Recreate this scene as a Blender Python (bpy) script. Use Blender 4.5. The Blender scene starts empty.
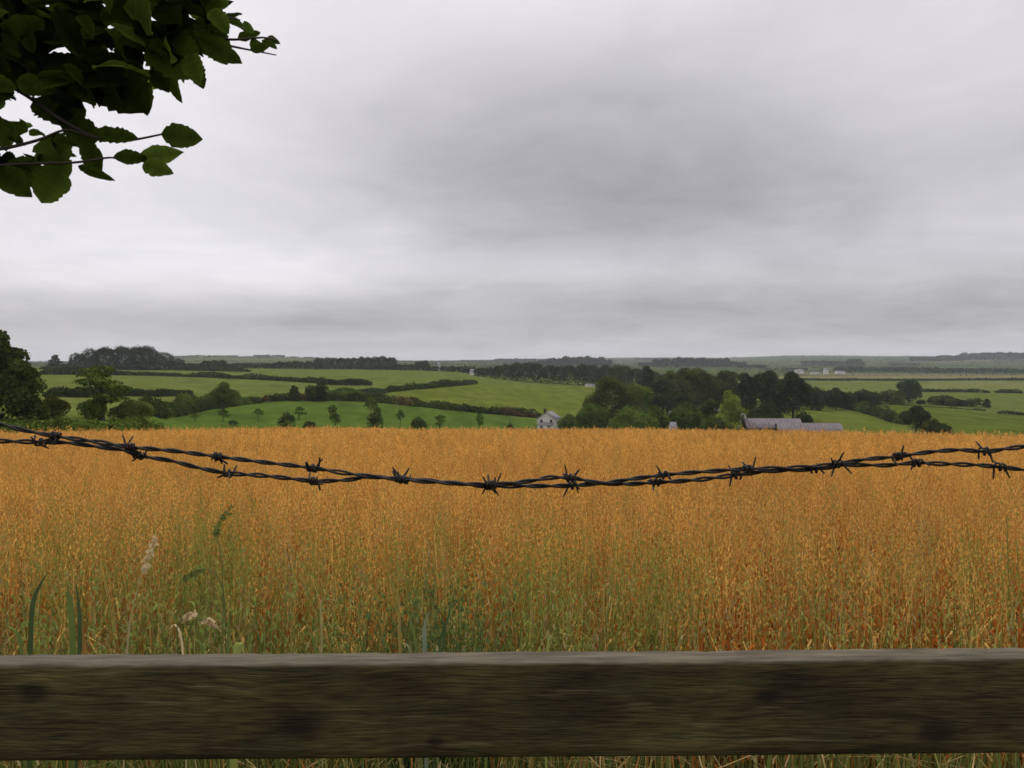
import bpy, math, random
import numpy as np
from mathutils import Vector

R = math.radians
scene = bpy.context.scene
col = scene.collection
EYE = 1.6            # eye height above the ground at the fence, camera stands at x=0, y=0
FOC = 773.0          # focal length in pixels of the 1024 px wide frame
HOR = 362.0          # picture row of the true horizon
rng = np.random.default_rng(7)

# ---------------------------------------------------------------- helpers
def tag(o, label=None, cat=None, group=None, kind=None):
    if label: o['label'] = label
    if cat: o['category'] = cat
    if group: o['group'] = group
    if kind: o['kind'] = kind
    return o

def empty(name, loc, rz=0.0):
    o = bpy.data.objects.new(name, None)
    o.empty_display_size = 0.2
    o.location = loc
    o.rotation_euler = (0, 0, rz)
    col.objects.link(o)
    return o

def mesh_np(name, verts, faces, mat, parent=None, colors=None, smooth=False, loc=None):
    """verts (N,3); faces (F,k) with one k, or a list of such arrays."""
    me = bpy.data.meshes.new(name)
    verts = np.asarray(verts, dtype=np.float32).reshape(-1, 3)
    fl = faces if isinstance(faces, list) else [faces]
    fl = [np.asarray(f, dtype=np.int32) for f in fl if len(f)]
    idx = np.concatenate([f.ravel() for f in fl])
    sizes = np.concatenate([np.full(len(f), f.shape[1], dtype=np.int32) for f in fl])
    starts = np.concatenate([[0], np.cumsum(sizes)[:-1]]).astype(np.int32)
    me.vertices.add(len(verts)); me.vertices.foreach_set('co', verts.ravel())
    me.loops.add(len(idx)); me.loops.foreach_set('vertex_index', idx)
    me.polygons.add(len(sizes)); me.polygons.foreach_set('loop_start', starts)
    try: me.polygons.foreach_set('loop_total', sizes)
    except Exception: pass
    if smooth: me.polygons.foreach_set('use_smooth', np.ones(len(sizes), dtype=bool))
    if colors is not None:
        a = me.attributes.new('tint', 'FLOAT_COLOR', 'POINT')
        c = np.ones((len(verts), 4), dtype=np.float32); c[:, :3] = colors
        a.data.foreach_set('color', c.ravel())
    me.update(calc_edges=True)
    if mat: me.materials.append(mat)
    o = bpy.data.objects.new(name, me)
    col.objects.link(o)
    if parent: o.parent = parent
    if loc is not None: o.location = loc
    return o

class MB:
    """collects quads and polygons, then links them as one mesh object"""
    def __init__(s): s.v = []; s.f = {}
    def add(s, verts, faces):
        b = len(s.v); s.v.extend([tuple(map(float, p)) for p in verts])
        for f in faces: s.f.setdefault(len(f), []).append([b + i for i in f])
    def box(s, x0, x1, y0, y1, z0, z1):
        s.add([(x0,y0,z0),(x1,y0,z0),(x1,y1,z0),(x0,y1,z0),(x0,y0,z1),(x1,y0,z1),(x1,y1,z1),(x0,y1,z1)],
              [(0,3,2,1),(4,5,6,7),(0,1,5,4),(1,2,6,5),(2,3,7,6),(3,0,4,7)])
    def tube(s, pts, rad, n=8):
        pts = np.asarray(pts, float); m = len(pts)
        rad = np.broadcast_to(np.asarray(rad, float), (m,))
        tan = np.gradient(pts, axis=0); tan /= np.linalg.norm(tan, axis=1)[:, None] + 1e-12
        ref = np.array([0, 0, 1.0]) if abs(tan[0][2]) < .9 else np.array([1.0, 0, 0])
        nr = np.cross(tan[0], ref); nr /= np.linalg.norm(nr)
        rings = []
        for i in range(m):
            nr = nr - tan[i] * np.dot(nr, tan[i]); nr /= np.linalg.norm(nr) + 1e-12
            bn = np.cross(tan[i], nr)
            a = np.arange(n) * 2 * math.pi / n
            rings.append(pts[i] + rad[i] * (np.cos(a)[:, None] * nr + np.sin(a)[:, None] * bn))
        V = np.concatenate(rings)
        F = [(i*n+j, i*n+(j+1) % n, (i+1)*n+(j+1) % n, (i+1)*n+j) for i in range(m-1) for j in range(n)]
        F.append(tuple(range(n-1, -1, -1))); F.append(tuple((m-1)*n + j for j in range(n)))
        s.add(V, F)
    def build(s, name, mat, parent=None, smooth=False):
        return mesh_np(name, s.v, [np.array(f) for f in s.f.values()], mat, parent, smooth=smooth)

def vnoise(x, y, seed=0):
    """smooth value noise on numpy arrays, range 0..1"""
    x = np.asarray(x, float); y = np.asarray(y, float)
    xi = np.floor(x).astype(np.int64); yi = np.floor(y).astype(np.int64)
    fx = x - xi; fy = y - yi
    fx = fx*fx*(3-2*fx); fy = fy*fy*(3-2*fy)
    def h(a, b):
        n = (a*374761393 + b*668265263 + seed*974634777) & 0x7fffffff
        n = ((n ^ (n >> 13)) * 1274126177) & 0x7fffffff
        return ((n ^ (n >> 16)) & 0xffff) / 65535.0
    return (h(xi,yi)*(1-fx)+h(xi+1,yi)*fx)*(1-fy) + (h(xi,yi+1)*(1-fx)+h(xi+1,yi+1)*fx)*fy

def fbm(x, y, seed=0, n=3):
    s = 0; a = .5; t = 0
    for k in range(n):
        s = s + a*vnoise(x*2**k, y*2**k, seed+k); t += a; a *= .5
    return s/t

# ---------------------------------------------------------------- materials
def new_mat(name):
    m = bpy.data.materials.new(name); m.use_nodes = True
    nt = m.node_tree; nt.nodes.clear()
    out = nt.nodes.new('ShaderNodeOutputMaterial')
    return m, nt, out

def N(nt, typ, **kw):
    n = nt.nodes.new(typ)
    for k, v in kw.items():
        if hasattr(n, k): setattr(n, k, v)
        else: n.inputs[k].default_value = v
    return n

def principled(name, color, rough=.8, var=.25, scale=6.0, spec=.3, metal=0.0, bump=0.0):
    m, nt, out = new_mat(name)
    tc = N(nt, 'ShaderNodeTexCoord')
    nz = N(nt, 'ShaderNodeTexNoise'); nz.inputs['Scale'].default_value = scale; nz.inputs['Detail'].default_value = 6
    nt.links.new(tc.outputs['Object'], nz.inputs['Vector'])
    mx = N(nt, 'ShaderNodeMix', data_type='RGBA')
    mx.inputs[6].default_value = (*[c*(1-var) for c in color], 1); mx.inputs[7].default_value = (*[c*(1+var) for c in color], 1)
    nt.links.new(nz.outputs['Fac'], mx.inputs[0])
    p = N(nt, 'ShaderNodeBsdfPrincipled')
    p.inputs['Roughness'].default_value = rough; p.inputs['Metallic'].default_value = metal
    p.inputs['Specular IOR Level'].default_value = spec
    nt.links.new(mx.outputs[2], p.inputs['Base Color'])
    if bump:
        b = N(nt, 'ShaderNodeBump'); b.inputs['Strength'].default_value = bump; b.inputs['Distance'].default_value = .01
        nt.links.new(nz.outputs['Fac'], b.inputs['Height']); nt.links.new(b.outputs['Normal'], p.inputs['Normal'])
    nt.links.new(p.outputs[0], out.inputs['Surface'])
    return m

def leafy(name, trans=.3, mult=1.0, noise_scale=0.0, sheen=0.0):
    """tinted leaf surface: diffuse and some light through the leaf"""
    m, nt, out = new_mat(name)
    at = N(nt, 'ShaderNodeAttribute', attribute_name='tint')
    src = at.outputs['Color']
    if mult != 1.0:
        mm = N(nt, 'ShaderNodeVectorMath', operation='SCALE'); mm.inputs['Scale'].default_value = mult
        nt.links.new(src, mm.inputs[0]); src = mm.outputs[0]
    d = N(nt, 'ShaderNodeBsdfDiffuse'); nt.links.new(src, d.inputs['Color'])
    t = N(nt, 'ShaderNodeBsdfTranslucent'); nt.links.new(src, t.inputs['Color'])
    mx = N(nt, 'ShaderNodeMixShader'); mx.inputs[0].default_value = trans
    nt.links.new(d.outputs[0], mx.inputs[1]); nt.links.new(t.outputs[0], mx.inputs[2])
    last = mx
    if sheen:
        g = N(nt, 'ShaderNodeBsdfGlossy'); g.inputs['Roughness'].default_value = .4
        m2 = N(nt, 'ShaderNodeMixShader'); m2.inputs[0].default_value = sheen
        nt.links.new(mx.outputs[0], m2.inputs[1]); nt.links.new(g.outputs[0], m2.inputs[2]); last = m2
    nt.links.new(last.outputs[0], out.inputs['Surface'])
    return m

M = {}
M['leaf'] = leafy('tree_leaves', .2)
M['crop'] = leafy('ripe_oats', .28)
M['grass'] = leafy('grass_blades', .3)
M['hazel'] = leafy('hazel_leaf', .62)
M['bark'] = principled('bark', (.06, .05, .035), .9, .4, 5, .1, bump=.4)
M['twig'] = principled('twig_bark', (.05, .04, .03), .8, .3, 60, .2)
M['wire'] = principled('rusted_dark_wire', (.016, .0145, .012), .6, .5, 300, .25, metal=0, bump=.2)
M['white_wall'] = principled('white_render', (.58, .56, .52), .85, .1, 1.2, .2)
M['slate'] = principled('slate_roof', (.16, .15, .16), .7, .3, 2.0, .3)
M['barn_roof'] = principled('fibre_cement_roof', (.145, .124, .128), .8, .35, .6, .2)
M['barn_wall'] = principled('weathered_boards', (.10, .085, .07), .9, .3, 1.5, .1)
M['brick'] = principled('dark_chimney', (.05, .04, .035), .9, .3, 3, .1)
M['glass'] = principled('window_glass', (.03, .035, .04), .15, .2, 2, .5)
M['dark'] = principled('dark_opening', (.02, .02, .018), .9, .2, 2, .1)

# ---------------------------------------------------------------- the lie of the land
KN_D = np.array([70,100,150,200,250,300,400,500,700,1000,1400,2000,3000,4000,6000,9000], float)
KN_U = np.array([-700,60,130,200,300,420,549,640,720,800,900,1024,1700], float)
KN_T = np.array([
 [.088,.072,.055,.045,.037,.030,.020,.013,.009,.006,.005,.003,.001,.000,.001,.002],
 [.088,.072,.055,.045,.037,.030,.020,.013,.009,.006,.005,.003,.001,.000,.001,.002],
 [.094,.080,.067,.055,.045,.036,.024,.017,.011,.007,.005,.003,-.002,-.002,.000,.001],
 [.105,.108,.100,.080,.062,.049,.035,.022,.012,.006,.004,.002,-.0075,-.006,-.003,.000],
 [.105,.112,.110,.092,.068,.050,.036,.025,.014,.008,.006,.004,-.0055,-.004,-.002,.000],
 [.105,.115,.120,.105,.080,.056,.037,.026,.0155,.0095,.007,.004,.001,-.001,.000,.001],
 [.105,.118,.128,.118,.105,.092,.060,.043,.029,.016,.009,.006,.002,-.001,-.0035,-.002],
 [.105,.118,.128,.118,.105,.095,.075,.055,.033,.019,.012,.007,.003,-.001,-.0055,-.004],
 [.105,.118,.128,.116,.102,.090,.070,.052,.034,.020,.013,.008,.004,.000,-.0055,-.005],
 [.107,.120,.128,.114,.100,.085,.062,.048,.034,.0225,.017,.010,.003,-.003,-.008,-.003],
 [.110,.120,.125,.114,.102,.090,.065,.050,.034,.0235,.017,.011,.002,-.004,-.007,-.004],
 [.112,.120,.122,.115,.105,.090,.070,.054,.036,.0235,.017,.010,.000,-.007,-.005,-.003],
 [.112,.120,.122,.115,.105,.090,.070,.054,.036,.0235,.017,.010,.000,-.007,-.005,-.003]])
KN_Z = -KN_T * KN_D[None, :]
LGD = np.log(KN_D)

def _pchip_slopes(x, y):
    h = np.diff(x); d = np.diff(y, axis=-1) / h
    m = np.zeros_like(y)
    a = d[..., :-1]; b = d[..., 1:]
    w1 = 2*h[1:] + h[:-1]; w2 = h[1:] + 2*h[:-1]
    with np.errstate(divide='ignore', invalid='ignore'):
        hm = (w1 + w2) / (w1/a + w2/b)
    m[..., 1:-1] = np.where(a*b > 0, hm, 0)
    m[..., 0] = d[..., 0]; m[..., -1] = d[..., -1]
    return m
KN_M = _pchip_slopes(LGD, KN_Z)

def crop_top(x, y):
    """height of the oat heads relative to the eye"""
    lat = -1.15*np.clip((x-5)/32, 0, 2)**2 - 0.6*np.clip((-x-14)/22, 0, 1.8)**2
    return -0.62 - .0655*y - .0002*y*y + lat + .05*(fbm(x*.25, y*.25, 3)-.5)*np.clip(y/12, 0, 1) + .5*(fbm(x*.07+9, y*.03, 4)-.5)*np.clip((y-20)/30, 0, 1)

def ground_rel(x, y):
    x = np.asarray(x, float); y = np.asarray(y, float)
    x, y = np.broadcast_arrays(x, y)
    near = crop_top(x, np.clip(y, -60, 90)) - .95
    D = np.clip(y, 70, 9000)
    u = np.clip(512 + x/D*FOC, -700, 1700)
    i = np.clip(np.searchsorted(KN_U, u, side='right')-1, 0, len(KN_U)-2)
    fu = (u-KN_U[i])/(KN_U[i+1]-KN_U[i]); fu = fu*fu*(3-2*fu)*.6 + fu*.4
    ld = np.log(D)
    j = np.clip(np.searchsorted(LGD, ld, side='right')-1, 0, len(LGD)-2)
    h = LGD[j+1]-LGD[j]; s = (ld-LGD[j])/h
    h00 = (1+2*s)*(1-s)**2; h10 = s*(1-s)**2; h01 = s*s*(3-2*s); h11 = s*s*(s-1)
    def row(k): return h00*KN_Z[k, j] + h10*h*KN_M[k, j] + h01*KN_Z[k, j+1] + h11*h*KN_M[k, j+1]
    far = row(i)*(1-fu) + row(i+1)*fu
    far = far + (fbm(x/90, y/90, 11)-.5)*np.clip((y-120)/300, 0, 1)*1.2
    b = np.clip((y-56)/26, 0, 1); b = b*b*(3-2*b)
    return near*(1-b) + far*b

def ground_z(x, y): return ground_rel(x, y) + EYE

def at(u, D):
    """ground point on the bearing of picture column u, D metres ahead"""
    x = (u-512)/FOC*D
    return np.array([x, D, float(ground_z(x, D))])

_DS = np.exp(np.linspace(np.log(62), np.log(6500), 1500))
def sight(u, v, dmin=62):
    """ground point met when looking from the fence along bearing u and dip v"""
    xs = (u-512)/FOC*_DS
    t = -ground_rel(xs, _DS)/_DS
    tv = (v-HOR)/FOC
    # farthest-visible logic: the first distance beyond dmin whose dip is less than the line of sight
    ok = (t <= tv) & (_DS >= dmin)
    if not ok.any(): return at(u, 3000)
    k = int(np.argmax(ok))
    return at(u, float(_DS[k]))

# ---------------------------------------------------------------- ground sheet
def in_poly(px, py, poly):
    poly = np.asarray(poly, float); ins = np.zeros(px.shape, bool)
    j = len(poly)-1
    for i in range(len(poly)):
        xi, yi = poly[i]; xj, yj = poly[j]
        c = ((yi > py) != (yj > py)) & (px < (xj-xi)*(py-yi)/((yj-yi) if yj != yi else 1e-9)+xi)
        ins ^= c; j = i
    return ins

def field_poly(sights):
    """field outline in metres from a list of (bearing, dip) sights"""
    return np.array([sight(a, b)[:2] for a, b in sights])

def dense(pl, n=6):
    o = []
    for a, b in zip(pl, pl[1:]+pl[:1]):
        for k in range(n): o.append((a[0]+(b[0]-a[0])*k/n, a[1]+(b[1]-a[1])*k/n))
    return o

ys = np.concatenate([np.linspace(-40, 1, 24)[:-1], np.linspace(1, 60, 70)[:-1], np.exp(np.linspace(np.log(60), np.log(9000), 560))])
ss = np.linspace(-1, 1, 441); ss = np.sign(ss)*np.abs(ss)**1.25*1.7
gx = ss[None, :]*(ys[:, None]+55); gy = np.repeat(ys[:, None], len(ss), 1)
gx, gy = gx.ravel(), gy.ravel()
gz = ground_z(gx, gy)
nr, nc = len(ys), len(ss)
ii = (np.arange(nr-1)[:, None]*nc + np.arange(nc-1)[None, :]).ravel()
gF = np.stack([ii, ii+1, ii+nc+1, ii+nc], 1)

PAST = np.array([.125, .160, .040])
gc = np.tile(PAST, (len(gx), 1))
# patchwork of far fields: nearest of a scatter of centres, stretched like strips
pr = np.random.default_rng(21)
pc = np.stack([pr.uniform(-5500, 5500, 900), 600+pr.uniform(0, 1, 900)**1.3*8000], 1)
pcol = []
for k in range(900):
    q = pr.random()
    base = np.array([.115,.155,.045]) if q < .55 else np.array([.09,.125,.04]) if q < .78 else np.array([.25,.22,.11]) if q < .88 else np.array([.16,.18,.07])
    pcol.append(base*pr.uniform(.85, 1.15))
pcol = np.array(pcol)
fm = np.where(gy > 900)[0]
best = np.full(len(fm), 1e18); bi = np.zeros(len(fm), int)
for k in range(900):
    d = ((gx[fm]-pc[k, 0])*.8)**2 + ((gy[fm]-pc[k, 1])*1.0)**2
    w = d < best; best[w] = d[w]; bi[w] = k
gc[fm] = pcol[bi]*np.array([.66,.68,.80])  # distant haze partly painted in: far fields darkened and shifted towards blue
FIELDS = [
 # orchard pasture
 ([(150,440),(150,415),(200,410),(255,403),(290,400),(360,402),(440,409),(500,416),(545,421),(560,432),(480,440)], (.088,.140,.028)),
 ([(120,414),(60,414),(40,397),(190,397),(215,399),(150,412)], (.150,.178,.050)),
 ([(40,388),(40,376),(150,378),(260,382),(330,384),(430,384),(330,396),(200,388)], (.135,.165,.045)),
 ([(160,371),(330,373),(440,378),(420,384),(260,379),(160,375)], (.128,.165,.042)),
 ([(380,392),(470,384),(600,386),(590,416),(545,416),(440,404)], (.128,.158,.030)),
 ([(795,432),(780,408),(830,404),(870,413),(910,427),(900,436)], (.120,.150,.030)),
 ([(945,434),(925,425),(870,405),(905,404),(1000,414),(1100,420),(1100,442)], (.100,.130,.024)),
 ([(800,400),(800,381),(920,381),(915,392),(905,404),(840,402)], (.135,.165,.050)),
 ([(905,403),(912,392),(1100,392),(1100,418),(1000,413)], (.122,.152,.042)),
 ([(915,390),(930,381),(1100,381),(1100,390)], (.165,.185,.065)),
 ([(760,378.5),(1000,378.5),(1100,377.5),(1100,375.8),(760,376.2)], (.20,.19,.09)),
]
for sg, c in FIELDS:
    P = field_poly(dense(sg))
    ins = in_poly(gx, gy, P) & (gy > 62)
    gc[ins] = c
# foot of the crop and trodden verge
m = gy < 64
crop_land = np.clip((gy-2.2)/1.0, 0, 1)[:, None]
gc[m] = (np.array([.055, .06, .022])*(1-crop_land) + np.array([.10, .065, .03])*crop_land)[m]
m2 = (gy >= 64) & (gy < 125) & (gx > -.42*gy)
gc[m2] = np.array([.26, .15, .05])
gc *= (.9 + .2*fbm(gx/14, gy/22, 5))[:, None]*np.array([.68, .67, .54])

def ground_material():
    m, nt, out = new_mat('farmland')
    at_ = N(nt, 'ShaderNodeAttribute', attribute_name='tint')
    tc = N(nt, 'ShaderNodeTexCoord')
    mp = N(nt, 'ShaderNodeMapping'); mp.inputs['Scale'].default_value = (1, .35, 1); nt.links.new(tc.outputs['Object'], mp.inputs[0])
    n1 = N(nt, 'ShaderNodeTexNoise'); n1.inputs['Scale'].default_value = .12; n1.inputs['Detail'].default_value = 8; n1.inputs['Roughness'].default_value = .65
    nt.links.new(mp.outputs[0], n1.inputs['Vector'])
    n2 = N(nt, 'ShaderNodeTexNoise'); n2.inputs['Scale'].default_value = 2.2; n2.inputs['Detail'].default_value = 5
    nt.links.new(tc.outputs['Object'], n2.inputs['Vector'])
    r = N(nt, 'ShaderNodeMapRange'); r.inputs['To Min'].default_value = .66; r.inputs['To Max'].default_value = 1.32; r.inputs['From Min'].default_value=.3; r.inputs['From Max'].default_value=.7
    nt.links.new(n1.outputs['Fac'], r.inputs['Value'])
    r2 = N(nt, 'ShaderNodeMapRange'); r2.inputs['To Min'].default_value = .8; r2.inputs['To Max'].default_value = 1.2
    nt.links.new(n2.outputs['Fac'], r2.inputs['Value'])
    mul = N(nt, 'ShaderNodeMath', operation='MULTIPLY'); nt.links.new(r.outputs[0], mul.inputs[0]); nt.links.new(r2.outputs[0], mul.inputs[1])
    sc = N(nt, 'ShaderNodeVectorMath', operation='SCALE'); nt.links.new(at_.outputs['Color'], sc.inputs[0]); nt.links.new(mul.outputs[0], sc.inputs['Scale'])
    d = N(nt, 'ShaderNodeBsdfDiffuse'); nt.links.new(sc.outputs[0], d.inputs['Color'])
    nt.links.new(d.outputs[0], out.inputs['Surface'])
    return m
# network of distant hedgerows where two far fields meet
own = np.full(len(gx), -1); own[fm] = bi; own2 = own.reshape(nr, nc)
ed = np.zeros((nr, nc), bool)
ed[:-1] |= (own2[:-1] != own2[1:]) & (own2[:-1] >= 0); ed[:, :-1] |= (own2[:, :-1] != own2[:, 1:]) & (own2[:, :-1] >= 0)
ed &= (ys[:, None] > 1250) & (ys[:, None] < 6000) & (np.abs(gx.reshape(nr, nc)) < .8*ys[:, None])
EDGE = np.stack([gx, gy], 1)[ed.ravel()]
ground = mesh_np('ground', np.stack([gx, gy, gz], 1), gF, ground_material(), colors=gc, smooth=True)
tag(ground, 'rolling patchwork of green pasture and stubble fields falling into a valley', 'ground', kind='structure')

# ---------------------------------------------------------------- leaf clouds
def leaf_quads(P, Nrm, size, r):
    """one irregular four-cornered leaf spray per point"""
    n = len(P)
    a = r.normal(size=(n, 3)); t = np.cross(Nrm, a); t /= np.linalg.norm(t, axis=1)[:, None]+1e-9
    b = np.cross(Nrm, t)
    s = (size*r.uniform(.6, 1.35, n))[:, None]; e = r.uniform(.5, .85, n)[:, None]
    j = lambda: 1+r.uniform(-.3, .3, n)[:, None]
    V = np.stack([P + t*s*.5*j(), P + b*s*.5*e*j() + Nrm*s*.12, P - t*s*.5*j(), P - b*s*.5*e*j() - Nrm*s*.1], 1)
    F = np.arange(n*4).reshape(n, 4)
    return V.reshape(-1, 3), F

def clump_colours(P, base, r, rough=.35, patch=3.0):
    n = len(P)
    k = vnoise(P[:, 0]/patch + P[:, 2]/patch*.7, P[:, 1]/patch + P[:, 2]/patch*.9, int(r.integers(1e4)))
    br = (1 + (k-.5)*1.1) * r.uniform(1-rough, 1+rough, n)
    c = np.asarray(base)[None, :]*br[:, None]
    c[:, 0] *= r.uniform(.88, 1.15, n); c[:, 2] *= r.uniform(.8, 1.15, n)
    return np.repeat(c, 4, 0)

def lobe_cloud(lobes, n, r, inner=.25):
    """points and outward directions on a set of ellipsoidal boughs, hollow where they overlap"""
    L = np.asarray(lobes, float)
    w = (L[:, 3]*L[:, 4]*L[:, 5])**(2/3); w /= w.sum()
    k = r.choice(len(L), size=n, p=w)
    d = r.normal(size=(n, 3)); d /= np.linalg.norm(d, axis=1)[:, None]
    flip = (d[:, 2] < -.2) & (r.random(n) < .6); d[flip, 2] *= -1
    rad = np.where(r.random(n) < inner, r.uniform(.35, .85, n), r.normal(1.0, .09, n))
    P = L[k, :3] + d*L[k, 3:6]*rad[:, None]
    dn = d/L[k, 3:6]; dn /= np.linalg.norm(dn, axis=1)[:, None]
    keep = np.ones(n, bool)
    for q in range(len(L)):
        e = np.linalg.norm((P-L[q, :3])/L[q, 3:6], axis=1)
        keep &= (e > .62) | (k == q)
    P, dn = P[keep], dn[keep]
    nm = dn*.8 + r.normal(size=dn.shape)*.55; nm /= np.linalg.norm(nm, axis=1)[:, None]
    return P, nm

GREEN = {
 'dark':   (.043, .060, .013), 'deep': (.030, .042, .011), 'mid': (.070, .105, .018), 'bright': (.105, .160, .026),
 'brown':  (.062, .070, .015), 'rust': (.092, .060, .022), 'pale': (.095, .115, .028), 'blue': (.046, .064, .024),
 'lime':   (.190, .240, .035)}

def crown_lobes(w, h, z0, r, style):
    L = []
    if style == 'round':
        n = 9
        L.append((0, 0, z0+h*.5, w*.34, w*.34, h*.40))
        for i in range(n):
            a = i*2.4+r.uniform(-.3, .3); zz = r.uniform(.18, .82)
            rr = w*.5*math.sqrt(max(.08, 1-(2*zz-1)**2))*.62
            s = w*r.uniform(.17, .25)
            L.append((rr*math.cos(a), rr*math.sin(a), z0+h*zz, s, s, min(s*.95, h*.3)))
        L.append((r.uniform(-.08,.08)*w, 0, z0+h*.84, w*.2, w*.2, h*.16))
    elif style == 'tall':
        for i in range(10):
            zz = (i+.6)/10.5; a = i*2.4
            rr = w*.5*math.sin(math.pi*min(1, .25+zz*.72))*.5
            s = w*r.uniform(.2, .28)*(1.05-.45*zz)
            L.append((rr*math.cos(a), rr*math.sin(a), z0+h*zz, s, s, h*.11))
        L.append((0, 0, z0+h*.45, w*.3, w*.3, h*.4))
    elif style == 'spread':
        for i in range(9):
            a = i*2.4; zz = r.uniform(.2, .85); rr = w*.5*(.75-.35*zz)
            s = w*r.uniform(.15, .21)
            L.append((rr*math.cos(a), rr*math.sin(a), z0+h*zz, s*1.2, s*1.2, h*.10))
        L.append((0, 0, z0+h*.62, w*.26, w*.26, h*.33)); L.append((w*.04, 0, z0+h*.9, w*.17, w*.17, h*.1))
    elif style == 'skirt':
        for i in range(22):
            a = i*2.4+r.uniform(-.3, .3); zz = (i+.5)/22
            prof = (.50 if zz < .45 else .50*(1-((zz-.45)/.62)**1.3))
            rr = w*prof*.74; s = w*r.uniform(.13, .17)*(1.1-.45*zz)
            L.append((rr*math.cos(a), rr*math.sin(a), z0+h*max(zz, .08)*.95, s, s, max(s*.8, h*.08)))
        L.append((0, 0, z0+h*.3, w*.36, w*.36, h*.32)); L.append((0, 0, z0+h*.62, w*.2, w*.2, h*.3))
    elif style == 'tier':
        for i in range(16):
            a = i*2.4+r.uniform(-.3, .3); zz = r.uniform(.0, .92); rr = w*.5*(.78-.5*zz*zz)
            s = w*r.uniform(.15, .22)
            L.append((rr*math.cos(a), rr*math.sin(a), z0+h*zz, s*1.25, s*1.25, h*.07))
        L.append((w*.04, 0, z0+h*.9, w*.22, w*.2, h*.1)); L.append((w*.05, 0, z0+h*.55, w*.16, w*.16, h*.38))
    elif style == 'bush':
        for i in range(7):
            a = i*2.4; rr = w*.29; s = w*r.uniform(.19, .26)
            L.append((rr*math.cos(a), rr*math.sin(a), z0+h*r.uniform(.25, .55), s, s, h*.36))
        L.append((0, 0, z0+h*.48, w*.3, w*.3, h*.5))
    elif style == 'cone':
        for i in range(9):
            zz = i/9; rr = w*.36*(1-zz); a = i*2.4; s = w*(.26-.18*zz)
            L.append((rr*math.cos(a), rr*math.sin(a), z0+h*(.1+.82*zz), s, s, h*.09))
        L.append((0, 0, z0+h*.45, w*.2, w*.2, h*.45))
    return L

tree_count = 0
def tree(name, cat, label, u, D, vtop, wpx, style='round', tint='dark', leaf=None, group=None, trunk=.18, n=None, cover=2.0, dx=0):
    """a tree or bush standing on the ground; its top reaches picture row vtop"""
    global tree_count
    tree_count += 1
    r = np.random.default_rng(100+tree_count)
    p = at(u, D); top = EYE - (vtop-HOR)/FOC*D
    h = max(top-p[2], .8); w = wpx/FOC*D
    root = empty(name, p); tag(root, label, cat, group)
    px = D/FOC
    leaf = leaf or max(.16, px*1.35)
    z0 = h*trunk
    L = crown_lobes(w, h-z0, z0, r, style)
    area = sum(4*math.pi*((a[3]*a[4]*a[5])**(2/3)) for a in L)*.6
    n = n or int(np.clip(area/(leaf*leaf*.4)*cover, 250, 24000))
    P, nm = lobe_cloud(L, n, r)
    P[:, 2] = np.maximum(P[:, 2], .05)
    V, F = leaf_quads(P, nm, np.full(len(P), leaf), r)
    mesh_np('crown', V, F, M['leaf'], root, clump_colours(P, GREEN[tint], r, patch=max(1.0, w*.16)))
    mb = MB()
    tr = max(.08, w*(.07 if style == 'tier' else .035)) if style != 'bush' else max(.04, w*.02)
    zt = z0 + (h-z0)*.55
    mb.tube([(0, 0, -.3), (0, 0, .1), (r.uniform(-.1,.1), 0, zt*.5), (r.uniform(-.2,.2), r.uniform(-.2,.2), zt)], [tr*1.5, tr*1.15, tr*.8, tr*.35], 7)
    for i in range(4):
        a = i*1.7+r.uniform(0, .6); zb = zt*r.uniform(.4, .8); ln = w*.3
        mb.tube([(0, 0, zb), (ln*.5*math.cos(a), ln*.5*math.sin(a), zb+ln*.35), (ln*math.cos(a), ln*math.sin(a), zb+ln*.6)], [tr*.5, tr*.3, tr*.12], 5)
    mb.build('trunk', M['bark'], root, smooth=True)
    return root

def resample(pts, step):
    pts = np.asarray(pts, float); seg = np.linalg.norm(np.diff(pts[:, :2], axis=0), axis=1)
    s = np.concatenate([[0], np.cumsum(seg)])
    q = np.arange(0, s[-1], step)
    return np.stack([np.interp(q, s, pts[:, k]) for k in range(2)], 1), q

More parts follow.
